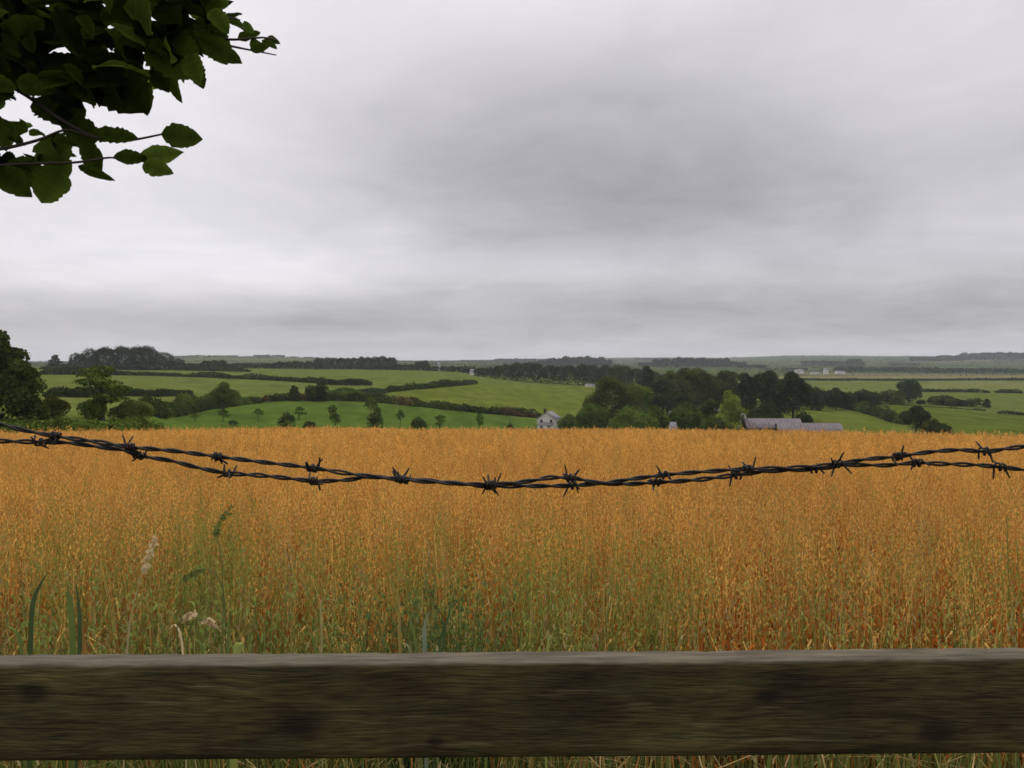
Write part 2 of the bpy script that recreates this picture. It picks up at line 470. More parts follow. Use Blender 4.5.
def hedge(label, sights, h, w, tint='dark', name='hedge', cat='hedge', group=None, kind=None, leaf=None, bumps=.4, bump_len=6.0, seed=0, world=None, tints=None, gaps=0.0, cover=1.7):
    """a grown hedge along a line of ground sights, uneven on top"""
    global tree_count
    tree_count += 1
    r = np.random.default_rng(500+tree_count+seed)
    if world is None:
        pts = []
        for (a, b), (c, d) in zip(sights, sights[1:]):
            k = max(2, int(abs(c-a)/12)+1)
            for q in range(k): pts.append(sight(a+(c-a)*q/k, b+(d-b)*q/k))
        pts.append(sight(*sights[-1]))
    else: pts = world
    pts = np.array(pts)
    Dm = float(np.median(pts[:, 1]))
    leaf = leaf or max(.2, Dm/FOC*1.4)
    q2, q = resample(pts, leaf*.35)
    if len(q) < 2: return None
    L = q[-1]
    tang = np.gradient(q2, axis=0); tang /= np.linalg.norm(tang, axis=1)[:, None]+1e-9
    nrm2 = np.stack([-tang[:, 1], tang[:, 0]], 1)
    n = int(np.clip(L*(2*h+w)/(leaf*leaf*.4)*cover, 200, 26000))
    i = r.integers(0, len(q), n); s = q[i]
    hh = h*(1-bumps*.5 + bumps*1.3*(vnoise(s/bump_len, 0*s, tree_count)-.35) + bumps*.7*(vnoise(s/bump_len*2.7, 0*s+5, tree_count)-.5))
    ww = w*(.8+.4*vnoise(s/bump_len*1.3, 0*s+9, tree_count))
    if gaps:
        g = vnoise(s/bump_len*.8, 0*s+31, tree_count) < gaps; hh = np.where(g, hh*.15, hh)
    endt = np.clip(np.minimum(s, L-s)/(w*.9+.01), .25, 1); hh = hh*endt**.5; ww = ww*endt
    a = r.uniform(-.15, math.pi+.15, n); rad = np.where(r.random(n) < .2, r.uniform(.3, .9, n), r.normal(1, .10, n))
    ex = np.sign(np.cos(a))*np.abs(np.cos(a))**.6; ez = np.abs(np.sin(a))**.75
    off = ex*ww*.5*rad; zz = np.maximum(ez*hh*rad, .03)
    lowfill = r.random(n) < .2; zz = np.where(lowfill, r.uniform(0, .6, n)*hh, zz)
    X = q2[i, 0]+nrm2[i, 0]*off + r.normal(0, leaf*.3, n); Y = q2[i, 1]+nrm2[i, 1]*off + r.normal(0, leaf*.3, n)
    Z = ground_z(X, Y)+zz
    P = np.stack([X, Y, Z], 1)
    o3 = np.stack([nrm2[i, 0]*np.cos(a), nrm2[i, 1]*np.cos(a), np.sin(a)], 1)
    nm = o3*.8+r.normal(size=(n, 3))*.55; nm /= np.linalg.norm(nm, axis=1)[:, None]
    c0 = pts.mean(0).copy(); c0[2] = ground_z(c0[0], c0[1])
    V, F = leaf_quads(P-c0, nm, np.full(n, leaf), r)
    cl = clump_colours(P, GREEN[tint], r, patch=max(1.2, h*.9))
    if tints:
        sel = np.repeat(vnoise(s/bump_len*.5, 0*s+77, tree_count) > .62, 4)
        cl[sel] = cl[sel]*(np.array(GREEN[tints])/np.array(GREEN[tint]))[None, :]
    o = mesh_np(name, V, F, M['leaf'], None, cl, loc=c0)
    tag(o, label, cat, group, kind)
    return o

def wood(label, spots, tint='deep', name='wood', cat='wood', leaf=None, cover=1.5, squash=1.0):
    """a far wood that reads as one mass; spots: (bearing, distance, top row, width in px)"""
    global tree_count
    tree_count += 1
    r = np.random.default_rng(900+tree_count)
    L = []
    for (u, D, vt, wpx) in spots:
        p = at(u, D); top = EYE-(vt-HOR)/FOC*D; h = max(top-p[2], 3); w = wpx/FOC*D
        k = max(1, int(round(w/(h*.55))))
        for q in range(k):
            cx = p[0]+(q-(k-1)/2)*w/k + r.normal(0, w/k*.15); hs = h*r.uniform(.86, 1.0)
            s = max(w/k*.62, h*.28)
            for dy in (0, s*1.3):
                cy = p[1]+dy+r.normal(0, s*.3)
                zg = float(ground_z(cx, cy))
                zt = max(p[2]+hs*(1 if dy == 0 else .97), zg+3)
                L.append((cx+r.normal(0, s*.2), cy, (zg+zt)/2+h*.06, s, s, max((zt-zg)/2-h*.06, 1.0)))
                L.append((cx+r.normal(0, s*.5), cy-s*.4, zg+(zt-zg)*.3, s*.8, s*.7, (zt-zg)*.34))
    Dm = float(np.mean([a[1] for a in L])); leaf = leaf or max(.5, Dm/FOC*1.25)
    area = sum(4*math.pi*((a[3]*a[4]*a[5])**(2/3)) for a in L)*.55
    n = int(np.clip(area/(leaf*leaf*.4)*cover, 400, 40000))
    P, nm = lobe_cloud(L, n, r, .1)
    P[:, 2] = np.maximum(P[:, 2], ground_z(P[:, 0], P[:, 1]))
    c0 = np.array([P[:, 0].mean(), P[:, 1].mean(), 0]); c0[2] = ground_z(c0[0], c0[1])
    V, F = leaf_quads(P-c0, nm, np.full(len(P), leaf), r)
    o = mesh_np(name, V, F, M['leaf'], None, clump_colours(P, GREEN[tint], r, patch=max(3, leaf*5)), loc=c0)
    tag(o, label, cat, None, 'stuff')
    return o

# ---------------------------------------------------------------- left side of the view
tree('broadleaf_tree', 'tree', 'big dark broadleaf tree cut off by the left edge of the photo', -8, 92, 332, 92, 'skirt', 'dark', trunk=.0, leaf=.42, cover=3.4)
tree('round_bush', 'bush', 'dark rust-tinged bush at the right foot of the big broadleaf tree', 52, 97, 396, 30, 'bush', 'brown', trunk=.02)
tree('spreading_tree', 'tree', 'lone open-crowned tree with dark trunk standing just beyond the left crop edge', 101, 104, 366, 47, 'tier', 'mid', trunk=.22, leaf=.34, cover=1.5)
tree('round_bush', 'bush', 'dark ivy-like bush wrapped round the foot of the lone open-crowned tree', 92, 103, 399, 26, 'bush', 'mid', trunk=.02)
tree('round_bush', 'bush', 'pale olive rounded bush right of the lone open-crowned tree', 131, 108, 400, 40, 'bush', 'pale', trunk=.02)
hedge('low fresh-green bracken strip edging the crop at the far left', None, 1.45, 3.5, 'mid', name='bracken', cat='bracken', kind='stuff', leaf=.22, bumps=.35, bump_len=3,
      world=[at(u, d) for u, d in ((-160,72),(-60,72),(0,73),(60,74),(110,75),(150,77),(185,80))], cover=1.5)
hedge('hedge across the pale field behind the big left tree', [(44,397),(80,397),(120,396),(160,396),(192,395)], 2.3, 2.5, 'deep', bumps=.4)
hedge('dense double-width hedge climbing along the left side of the orchard', [(146,414),(180,412.5),(215,408),(262,402)], 2.9, 5, 'dark', bumps=.45, bump_len=5, tints='mid')
hedge('short rough hedge behind the double-width orchard hedge', [(178,402),(205,401),(240,398)], 2.4, 3, 'mid', bumps=.6)
tree('field_tree', 'tree', 'squarish green tree rising from the short rough hedge left of the orchard', 223, 238, 382, 24, 'round', 'mid', trunk=.08)
hedge('long hedge below the hazy skyline on the left, two fields back', [(40,374.5),(100,375),(160,376),(215,378),(262,380),(325,383.5),(368,384.5)], 3.4, 4, 'deep', bumps=.5, bump_len=14)
hedge('thin hedge under the far copse on the left', [(40,369),(120,369.5),(180,370.5),(250,372)], 3.2, 4, 'deep', bumps=.5, bump_len=14)
hedge('bushy russet-flecked hedge along the top edge of the orchard', [(262,402),(290,400.5),(330,400.5),(370,402)], 2.9, 4, 'dark', bumps=.5, bump_len=5, tints='rust')
hedge('russet hedge sloping down from the orchard corner towards the white house', [(366,402),(400,404.5),(440,409),(480,412.5),(538,418)], 2.8, 3, 'dark', bumps=.55, bump_len=5, tints='rust')
tree('field_tree', 'tree', 'dark upright bushy tree at the top of the orchard, left of its pair', 294, 300, 386, 15, 'tall', 'dark', trunk=.03)
tree('field_tree', 'tree', 'broad dark bushy tree at the top of the orchard, right of its pair', 316, 303, 386, 24, 'round', 'dark', trunk=.03)
tree('round_bush', 'bush', 'wide dusky-green thicket behind the orchard hedge', 345, 325, 388, 40, 'bush', 'mid', trunk=.02)
tree('round_bush', 'bush', 'grey-green thicket joining the diagonal hedge above the orchard', 372, 345, 388, 30, 'bush', 'blue', trunk=.02)
hedge('hedge running diagonally up between the two middle fields', [(385,392.5),(420,389),(450,386),(476,383.5)], 3.0, 4, 'dark', bumps=.5, bump_len=8)
hedge('dark hedge dividing the two narrow fields above the orchard', [(318,384.5),(345,385.5),(372,385.5)], 3.6, 4, 'deep', bumps=.4, bump_len=8)

ORCH = [ # bearing, distance, top row, width px, style, tint, label
 (195,205,413,13,'spread','mid','faint little tree at the orchard foot, leftmost one in the grass'),
 (223,212,409,15,'spread','mid','small open orchard tree second from the left end of the orchard'),
 (233,201,419,11,'bush','dark','low dark sapling peeping over the crop below the open orchard trees'),
 (258,226,408,13,'spread','mid','open-headed orchard tree in the left part, left of the dark bush'),
 (286,209,412,20,'bush','dark','dark rounded bush in the orchard, biggest of the left half'),
 (299,236,406,16,'spread','mid','thin wide-topped orchard tree just above the dark rounded bush'),
 (309,203,420,17,'bush','dark','low dark scrub at the crop edge between two orchard bushes'),
 (332,244,404,12,'round','mid','small upper tree of the stacked pair in mid orchard'),
 (335,212,412,13,'round','mid','dark lower tree of the stacked pair in mid orchard'),
 (371,262,396,16,'round','mid','tall dark orchard tree standing highest against the russet hedge'),
 (375,218,411,19,'bush','dark','broad dark orchard bush straight below the tall dark tree'),
 (377,228,406,11,'round','mid','little round tree squeezed between tall orchard tree and broad bush'),
 (400,234,409,11,'round','mid','slim round orchard tree right of the broad dark bush'),
 (418,221,416,19,'bush','dark','low wide dark bush at orchard foot, right half'),
 (440,226,414,15,'spread','mid','thin pale-stemmed orchard tree right of the low wide bush'),
 (480,242,411,10,'round','mid','small lone round tree at the right end of the orchard'),
 (510,240,420,8,'bush','dark','tiny shrub near the white house end of the orchard'),
]
for (u, D, vt, wpx, st, ti, lab) in ORCH:
    tree('orchard_tree', 'tree', lab, u, D, vt+.8, wpx*.85, st, ti, trunk=.3 if st != 'bush' else .05, leaf=.34, group='small trees dotted over the orchard pasture', cover=1.05)

tree('conifer', 'tree', 'tiered cedar-like tree on the far left skyline beside the domed copse', 55, 690, 354, 17, 'cone', 'deep', trunk=.1)
wood('big dome-shaped copse on the left skyline', [(84,740,353,18),(97,740,347.5,22),(112,745,346.5,26),(128,745,344.5,26),(143,745,345.5,24),(153,740,350,16)], 'deep', name='copse', cat='copse')
wood('low line of trees right of the domed copse', [(64,760,364,22),(172,800,359,16),(190,820,363,24),(212,820,360,22),(228,820,363,16)], 'deep', name='tree_belt', cat='tree belt')
wood('long dark wooded belt behind the middle-left fields', [(260,900,363,50),(300,900,361,44),(345,920,366,60),(400,900,364,60),(450,880,366,50),(478,840,367,30)], 'deep', name='tree_belt', cat='tree belt')
wood('flat-topped dark wood on the skyline left of centre', [(330,1000,357.5,26),(352,1000,357,26),(375,1000,356,24),(388,1000,357,14),(422,1050,360.5,12)], 'deep', name='copse', cat='copse')
wood('dark wood along the top of the central green field', [(486,760,369,24),(505,740,364,26),(526,730,362,30),(550,720,364,34),(580,700,364,34),(605,690,365,34),(630,660,366,30),(650,640,370,26)], 'deep', name='wood', cat='wood', cover=1.8)
wood('hazy wooded hill behind the central wood', [(548,2200,359.5,20),(560,2200,357.3,24),(575,2200,356,28),(590,2250,356.6,26),(603,2250,359.5,18)], 'deep', name='wood', cat='wood')
wood('blue-grey wooded hill above the farm trees', [(650,2100,362,22),(668,2100,358.6,28),(690,2150,357.2,32),(712,2150,357.6,32),(732,2150,361,28),(752,2100,364.5,28)], 'deep', name='wood', cat='wood')
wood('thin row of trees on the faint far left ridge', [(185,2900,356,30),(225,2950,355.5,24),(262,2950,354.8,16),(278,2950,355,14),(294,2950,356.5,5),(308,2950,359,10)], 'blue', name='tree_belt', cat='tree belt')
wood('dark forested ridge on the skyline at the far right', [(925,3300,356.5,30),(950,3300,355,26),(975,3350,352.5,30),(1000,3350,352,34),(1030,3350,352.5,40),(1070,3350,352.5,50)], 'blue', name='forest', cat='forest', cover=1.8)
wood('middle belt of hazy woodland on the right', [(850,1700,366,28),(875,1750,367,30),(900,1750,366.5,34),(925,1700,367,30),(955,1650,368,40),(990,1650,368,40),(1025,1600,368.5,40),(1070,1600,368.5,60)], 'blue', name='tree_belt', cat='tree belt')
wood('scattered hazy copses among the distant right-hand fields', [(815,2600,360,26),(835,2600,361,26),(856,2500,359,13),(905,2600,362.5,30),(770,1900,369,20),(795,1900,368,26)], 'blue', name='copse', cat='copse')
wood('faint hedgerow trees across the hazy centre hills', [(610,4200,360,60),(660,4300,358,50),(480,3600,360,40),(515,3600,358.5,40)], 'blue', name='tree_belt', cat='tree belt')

rf_ = np.random.default_rng(31)
E = EDGE[rf_.random(len(EDGE)) < .85]; E = np.repeat(E, 5, 0); E = E + rf_.normal(0, 1, E.shape)*np.stack([E[:, 1]*.0045, E[:, 1]*.0022], 1)
hh_ = 3.2*(1+1.6*np.clip(fbm(E[:, 0]/70, E[:, 1]/70, 8)-.5, 0, 1)*2)
P_ = np.stack([E[:, 0], E[:, 1], ground_z(E[:, 0], E[:, 1])+rf_.uniform(.1, 1, len(E))*hh_], 1)
nm_ = rf_.normal(size=P_.shape); nm_[:, 1] -= 1; nm_ /= np.linalg.norm(nm_, axis=1)[:, None]
V_, F_ = leaf_quads(P_, nm_, np.clip(E[:, 1]/FOC*1.3, 2, 6), rf_)
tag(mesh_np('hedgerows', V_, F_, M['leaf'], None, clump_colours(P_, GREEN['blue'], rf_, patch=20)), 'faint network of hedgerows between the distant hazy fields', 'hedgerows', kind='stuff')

# ---------------------------------------------------------------- farm trees in the middle
FARM = [
 ('broadleaf_tree', 612, 300, 378, 60, 'round', 'brown', 'big olive-brown round tree at the left front of the farm trees'),
 ('broadleaf_tree', 638, 318, 385, 32, 'round', 'bright', 'fresher green tree between the big olive-brown tree and a dark one'),
 ('broadleaf_tree', 663, 332, 378, 34, 'round', 'blue', 'dark grey-green round tree right of the fresher green one'),
 ('round_bush', 629, 272, 407, 40, 'bush', 'bright', 'wide leafy bush in front of the big olive-brown tree'),
 ('round_bush', 592, 282, 404, 36, 'bush', 'mid', 'leafy bush at the left foot of the olive-brown tree'),
 ('round_bush', 655, 280, 406, 26, 'bush', 'mid', 'green bush low under the dark grey-green round tree'),
 ('round_bush', 569, 300, 415, 22, 'bush', 'mid', 'low green bush beside the right wall of the white house'),
 ('round_bush', 646, 266, 414, 24, 'bush', 'bright', 'small bright green shrub low at the crop edge'),
 ('broadleaf_tree', 694, 390, 369, 46, 'round', 'brown', 'broad brownish tree at the back of the farm trees'),
 ('broadleaf_tree', 724, 400, 371, 38, 'round', 'brown', 'olive tree with reddish tinge behind the pale green one'),
 ('broadleaf_tree', 680, 320, 396, 30, 'round', 'deep', 'shadowy tree filling the middle of the farm trees'),
 ('round_bush', 686, 268, 404, 36, 'bush', 'mid', 'round mid-green bush left of the pale yellow-green tree, near crop'),
 ('round_bush', 709, 276, 400, 30, 'round', 'dark', 'tallish dark bush directly left of the pale green tree'),
 ('broadleaf_tree', 731, 258, 392, 36, 'tall', 'lime', 'pale yellow-green tree standing out before the dark farm trees'),
 ('broadleaf_tree', 746, 350, 374, 30, 'tall', 'deep', 'dark narrow tree behind the right side of the pale green tree'),
 ('broadleaf_tree', 769, 335, 371, 36, 'round', 'deep', 'tall blackish tree, left one of the pair above the barn'),
 ('broadleaf_tree', 793, 340, 372, 34, 'round', 'deep', 'tall blackish tree, right one of the pair above the barn'),
 ('round_bush', 765, 292, 406, 32, 'bush', 'deep', 'dark bush just behind the left end of the barn roof'),
 ('round_bush', 803, 290, 412, 18, 'bush', 'deep', 'small dark bush behind the middle of the barn roof'),
 ('broadleaf_tree', 648, 470, 367, 22, 'tall', 'deep', 'dark tall tree poking up behind the fresher green tree'),
 ('broadleaf_tree', 672, 450, 371, 26, 'round', 'brown', 'brown-green tree top behind the dark grey-green round tree'),
 ('round_bush', 758, 262, 414, 18, 'bush', 'dark', 'little bush tucked between pale green tree and barn'),
 ('round_bush', 712, 258, 416, 22, 'bush', 'mid', 'low bush at the crop edge left of the pale green tree'),
]
for (nm, u, D, vt, wpx, st, ti, lab) in FARM:
    tree(nm, 'tree' if 'tree' in nm else 'bush', lab, u, D, vt, wpx, st, ti, trunk=.06 if 'tree' in nm else .02, group='trees and bushes round the farm', cover=2.2)
hedge('short dark hedge running left from the white house', [(500,414),(520,415),(541,417)], 2.8, 3, 'deep', bumps=.4)

# ---------------------------------------------------------------- right side of the view
RIGHT = [
 ('round_bush', 816, 400, 387, 22, 'bush', 'deep', 'dark bush right beside the blackish pair of trees'),
 ('round_bush', 836, 410, 388, 20, 'round', 'deep', 'dark upright bush in the hedge right of the farm'),
 ('round_bush', 849, 415, 392, 16, 'bush', 'dark', 'low bush left of the round dark bush in the right-hand field'),
 ('round_bush', 864, 420, 390, 28, 'bush', 'deep', 'neat round dark bush at the hedge corner in the right-hand field'),
 ('round_bush', 891, 470, 390, 26, 'bush', 'brown', 'brownish bush at the foot of the leaning field tree'),
 ('field_tree', 909, 480, 381, 24, 'round', 'blue', 'leaning grey-green tree alone in the right-hand fields'),
 ('round_bush', 921, 470, 400, 8, 'bush', 'deep', 'small round bush between leaning tree and brown thicket'),
 ('round_bush', 944, 470, 395.5, 29, 'bush', 'brown', 'flat-topped brown thicket in the right-hand pasture'),
 ('round_bush', 963, 465, 400, 18, 'bush', 'deep', 'dark ragged bush joined to the brown thicket'),
 ('field_tree', 976, 465, 398, 16, 'spread', 'mid', 'thin see-through tree right of the brown thicket'),
 ('field_tree', 987, 460, 399, 9, 'tall', 'deep', 'small upright tree ending the row of thickets'),
 ('broadleaf_tree', 916, 285, 406, 26, 'round', 'deep', 'dark bushy tree over the crop at right, end of sloping hedge'),
 ('round_bush', 933, 275, 419, 22, 'bush', 'brown', 'brownish scrub right of the dark bushy tree at crop edge'),
 ('round_bush', 945, 270, 424, 14, 'bush', 'dark', 'last low scrub poking above the crop on the right'),
]
for (nm, u, D, vt, wpx, st, ti, lab) in RIGHT:
    tree(nm, 'tree' if 'tree' in nm else 'bush', lab, u, D, vt, wpx, st, ti, trunk=.08 if 'tree' in nm else .02, group='trees and bushes of the right-hand fields', cover=2.2)
hedge('thick bushy hedge sloping down to the crop on the right', [(800,405),(835,406),(860,411),(885,418),(905,425)], 4.2, 6, 'dark', bumps=.6, bump_len=7, tints='mid')
hedge('thin straight hedge under the leaning tree field, left piece', [(920,392),(955,392),(990,393)], 2.6, 3, 'deep', bumps=.3, bump_len=9)
hedge('thin straight hedge at the right edge of the picture', [(996,393),(1010,393),(1022,393.5)], 3.2, 3, 'deep', bumps=.3, bump_len=9)
hedge('long thin dark hedge crossing the whole right-hand view below the pale stubble', [(800,380.3),(900,380.8),(960,380.5),(1024,380.2),(1090,380)], 2.6, 3, 'deep', bumps=.3, bump_len=20)
hedge('low overgrown bank in the right-hand pasture', [(998,413.5),(1024,415.5),(1050,417)], 1.4, 3, 'deep', bumps=.4)
hedge('hedge below the brown thickets on the right', [(845,404.5),(890,404.5),(930,407),(985,411)], .9, 2, 'dark', bumps=.6, gaps=.35)

# ---------------------------------------------------------------- buildings
def gable(name, w, d, he, hr, wall, roofm, root, along='x', over=.3, windows=(), door=None):
    """walls with gables and a two-slope roof; ridge along x or y; base at z=0"""
    mb = MB()
    x, y = w/2, d/2
    V = [(-x,-y,-1),(x,-y,-1),(x,y,-1),(-x,y,-1),(-x,-y,he),(x,-y,he),(x,y,he),(-x,y,he)]
    F = [(0,1,5,4),(1,2,6,5),(2,3,7,6),(3,0,4,7)]
    if along == 'x':
        V += [(-x,0,hr),(x,0,hr)]; F += [(5,6,9),(7,4,8)]
    else:
        V += [(0,-y,hr),(0,y,hr)]; F += [(4,5,8),(6,7,9)]
    mb.add(V, F); mb.build('wall', wall, root)
    rb = MB(); t = .18
    half = y if along == 'x' else x
    ln = (x if along == 'x' else y)+over
    sl = (hr-he)/half
    for sgn in (-1, 1):
        a0, a1 = 0.0, sgn*(half+over)
        z0, z1 = hr+.02, he-over*sl+.02
        pts = []
        for L in (-ln, ln):
            for (a, z) in ((a0, z0), (a1, z1), (a1, z1+t), (a0, z0+t)):
                pts.append((L, a, z) if along == 'x' else (a, L, z))
        rb.add(pts, [(0,1,2,3),(7,6,5,4),(0,4,5,1),(1,5,6,2),(2,6,7,3),(3,7,4,0)])
    roof = rb.build('roof', roofm, root)
    for (cx, z, ww, hh, side) in windows:
        wb = MB(); fr = MB()
        yy = -y-.03
        wb.box(cx-ww/2, cx+ww/2, yy, yy+.02, z, z+hh)
        fr.box(cx-ww/2-.1, cx+ww/2+.1, yy-.03, yy-.002, z-.12, z-.01)
        wn = wb.build('window', M['glass'], root); fr.build('sill', M['white_wall'], wn)
    if door:
        db = MB(); db.box(door[0]-door[2]/2, door[0]+door[2]/2, -y-.05, -y-.02, 0, door[1]); db.build('door', M['dark'], root)
    return roof

h0 = at(549, 316)
house = empty('farmhouse', (h0[0], h0[1], h0[2]), R(-18))
tag(house, 'small white gabled house with dark chimney half hidden behind the crop', 'house')
rf = gable('farmhouse', 7.6, 8.5, 4.7, 7.2, M['white_wall'], M['slate'], house, 'y', windows=((-2.0,3.25,1.0,1.1,0),(2.0,3.25,1.0,1.1,0)), door=None)
cb = MB(); cb.box(-1.4,-.5,-3.2,-2.3,5.4,8.5); cb.box(-1.5,-.4,-3.3,-2.2,8.502,8.7); cb.build('chimney', M['brick'], rf)
pb = MB()
pb.add([(-3.0,-4.28,3.0),(3.2,-4.28,3.0),(3.4,-7.2,2.3),(-3.2,-7.2,2.3),(-3.0,-4.28,3.2),(3.2,-4.28,3.2),(3.4,-7.2,2.5),(-3.2,-7.2,2.5)],
       [(3,2,1,0),(4,5,6,7),(0,1,5,4),(1,2,6,5),(2,3,7,6),(3,0,4,7)])
porch = pb.build('porch_roof', M['slate'], house)
pw = MB(); pw.box(-2.9,3.1,-6.9,-4.27,-1,2.32); pw.build('porch', M['white_wall'], house)
pd = MB(); pd.box(1.2,2.1,-6.95,-6.91,0,2.0); pd.build('door', M['dark'], house)
pwn = MB(); pwn.box(-1.8,-.6,-6.95,-6.91,.9,2.0); pwn.build('window', M['glass'], house)

b0 = at(792, 252)
barn = empty('barn', (b0[0], b0[1], b0[2]), R(-4))
tag(barn, 'long low barn with mauve-grey sheeted roof behind the crop on the right', 'barn')
rz = EYE-(419-HOR)/FOC*256 - b0[2]     # ridge height of the longer range
def range_(cx, cy, w, d, he, hr, nm):
    e = MB()
    x0, x1, y0, y1 = cx-w/2, cx+w/2, cy-d/2, cy+d/2
    V = [(x0,y0,-1),(x1,y0,-1),(x1,y1,-1),(x0,y1,-1),(x0,y0,he),(x1,y0,he),(x1,y1,he),(x0,y1,he),(x0,cy,hr),(x1,cy,hr)]
    e.add(V, [(0,1,5,4),(1,2,6,5),(2,3,7,6),(3,0,4,7),(5,6,9),(7,4,8)])
    e.build('wall', M['barn_wall'], barn)
    r_ = MB(); sl = (hr-he)/(d/2); o = .4
    for sgn in (-1, 1):
        nseg = int(w/1.05)
        for k in range(nseg):      # sheets with a small step between them
            xa = x0-.3+(w+.6)*k/nseg; xb = x0-.3+(w+.6)*(k+1)/nseg-.03
            dz = .04*(k % 2)
            a1 = cy+sgn*(d/2+o)
            r_.add([(xa,cy,hr+.03+dz),(xb,cy,hr+.03+dz),(xb,a1,he-o*sl+.03+dz),(xa,a1,he-o*sl+.03+dz),
                    (xa,cy,hr+.12+dz),(xb,cy,hr+.12+dz),(xb,a1,he-o*sl+.12+dz),(xa,a1,he-o*sl+.12+dz)],
                   [(0,3,2,1),(4,5,6,7),(0,1,5,4),(1,2,6,5),(2,3,7,6),(3,0,4,7)])
    r_.build('roof', M['barn_roof'], barn)
    for k in range(4):
        d_ = MB(); xx = x0+w*(.15+.23*k); d_.box(xx-1.0, xx+1.0, y0-.05, y0-.02, 0, he-.5); d_.build('doorway', M['dark'], barn)  # flat dark panel on the wall stands for the shade inside the doorway
range_(-5.2, 5.0, 18.0, 9.0, rz-2.6, rz, 'a')
range_(5.2, 0.0, 20.0, 8.0, rz-3.6, rz-1.1, 'b')

SHEDS = [ # bearing, distance, top row, width px, label, roof
 (671, 292, 411.5, 4, 'tiny white shed wall glimpsed between the farm bushes, upper one', 'slate'),
 (673, 262, 422.5, 6, 'tiny white shed low at the crop edge below the upper shed', 'slate'),
 (717, 300, 409, 6, 'pale shed roof left of the yellow-green tree', 'white_wall'),
 (742, 312, 411, 4, 'pale shed gable right of the yellow-green tree', 'white_wall'),
 (472, 800, 369.3, 4, 'distant white house before the dark wooded belt, right of two', 'slate'),
 (439, 930, 362.8, 3, 'distant white house on the skyline woods, left of two', 'slate'),
 (590, 675, 384, 9, 'low pale shed at the foot of the central wood', 'slate'),
 (826, 1500, 368, 4, 'distant white tower-like house beyond the stubble on the right', 'slate'),
 (840, 1500, 371, 8, 'distant cream house right of the white tower-like one', 'slate'),
 (799, 1500, 369.5, 8, 'distant pale farm building left of the white tower-like house', 'slate'),
 (815, 1500, 372, 7, 'little cream cottage between pale farm building and tower-like house', 'slate'),
]
for (u, D, vt, wpx, lab, rm) in SHEDS:
    p = at(u, D); h = EYE-(vt-HOR)/FOC*D-p[2]; w = wpx/FOC*D
    s_ = empty('farm_shed' if D < 700 else 'country_house', p, R(12)); tag(s_, lab, 'shed' if D < 700 else 'house')
    gable('farm_shed', w, max(3, w*.7), h*.66, h, M['white_wall'], M[rm], s_, 'x', over=.15,
          windows=((-w*.22, h*.25, w*.14, h*.18, 0), (w*.2, h*.25, w*.14, h*.18, 0)))

# ---------------------------------------------------------------- the oats
def stalks(n_, tmpl, X, Y, r, colour_fn, hscale=None):
    V, F, kind = tmpl     # V (m,3) template in metres, kind per vertex: 0 base .. 1 head
    m = len(V); n = len(X)
    a = r.uniform(0, 2*math.pi, n); ca, sa = np.cos(a)[:, None], np.sin(a)[:, None]
    hs = (r.normal(1, .065, n)+np.where(r.random(n) < .06, r.uniform(.05, .27, n), 0) if hscale is None else hscale)[:, None]
    lean = r.normal(0, .07, n)[:, None]; lean2 = r.normal(0, .07, n)[:, None]
    vx, vy, vz = V[None, :, 0], V[None, :, 1], V[None, :, 2]*hs
    px = vx*ca - vy*sa + lean*vz*vz + X[:, None]
    py = vx*sa + vy*ca + lean2*vz*vz + Y[:, None]
    pz = vz + ground_z(X, Y)[:, None]
    P = np.stack([px, py, pz], 2).reshape(-1, 3)
    Fs = (F[None, :, :] + (np.arange(n)*m)[:, None, None]).reshape(-1, 4)
    C = colour_fn(n, m, kind, X, Y).reshape(-1, 3)
    return P, Fs, C

def oat_template(r, segs, leaves, spikelets, width, sl, H=.95):
    V = []; F = []; K = []
    def quad(p, k):
        b = len(V); V.extend(p); K.extend(k if hasattr(k, '__len__') else [k]*4); F.append((b, b+1, b+2, b+3))
    zs = np.linspace(0, H*.9, segs+1)
    ang = r.uniform(0, 3)
    dx, dy = math.cos(ang)*width/2, math.sin(ang)*width/2
    for i in range(segs):
        k0, k1 = zs[i]/H*.8, zs[i+1]/H*.8
        quad([(-dx,-dy,zs[i]),(dx,dy,zs[i]),(dx*.8,dy*.8,zs[i+1]),(-dx*.8,-dy*.8,zs[i+1])], [k0,k0,k1,k1])
    for q in range(leaves):
        z = H*r.uniform(.15, .6); a = r.uniform(0, 6.28); ln = r.uniform(.1, .22); w = width*r.uniform(.8, 1.5)
        c, s = math.cos(a), math.sin(a)
        pts = [(0, z), (ln*.4, z+ln*.55), (ln*.8, z+ln*.3), (ln, z-ln*.25)]
        for (r0, z0), (r1, z1) in zip(pts, pts[1:]):
            quad([(c*r0-s*w, s*r0+c*w, z0),(c*r0+s*w, s*r0-c*w, z0),(c*r1+s*w*.7, s*r1-c*w*.7, z1),(c*r1-s*w*.7, s*r1+c*w*.7, z1)], .35+.3*z/H)
    for q in range(spikelets):
        f = (q+.5)/spikelets
        z = H*(.74+.28*f) + r.uniform(-.01, .01); a = q*2.4+r.uniform(-.4, .4); rr = (.055*(1-f)+.012)*r.uniform(.6, 1.3)
        c, s = math.cos(a), math.sin(a); b = r.uniform(0, 3.14); bx, by = math.cos(b)*sl*.22, math.sin(b)*sl*.22
        x, y = c*rr, s*rr
        quad([(x,y,z),(x+bx+c*sl*.15,y+by+s*sl*.15,z-sl*.45),(x+c*sl*.3,y+s*sl*.3,z-sl),(x-bx+c*sl*.15,y-by+s*sl*.15,z-sl*.5)], 1.0)
    return np.array(V), np.array(F), np.array(K)

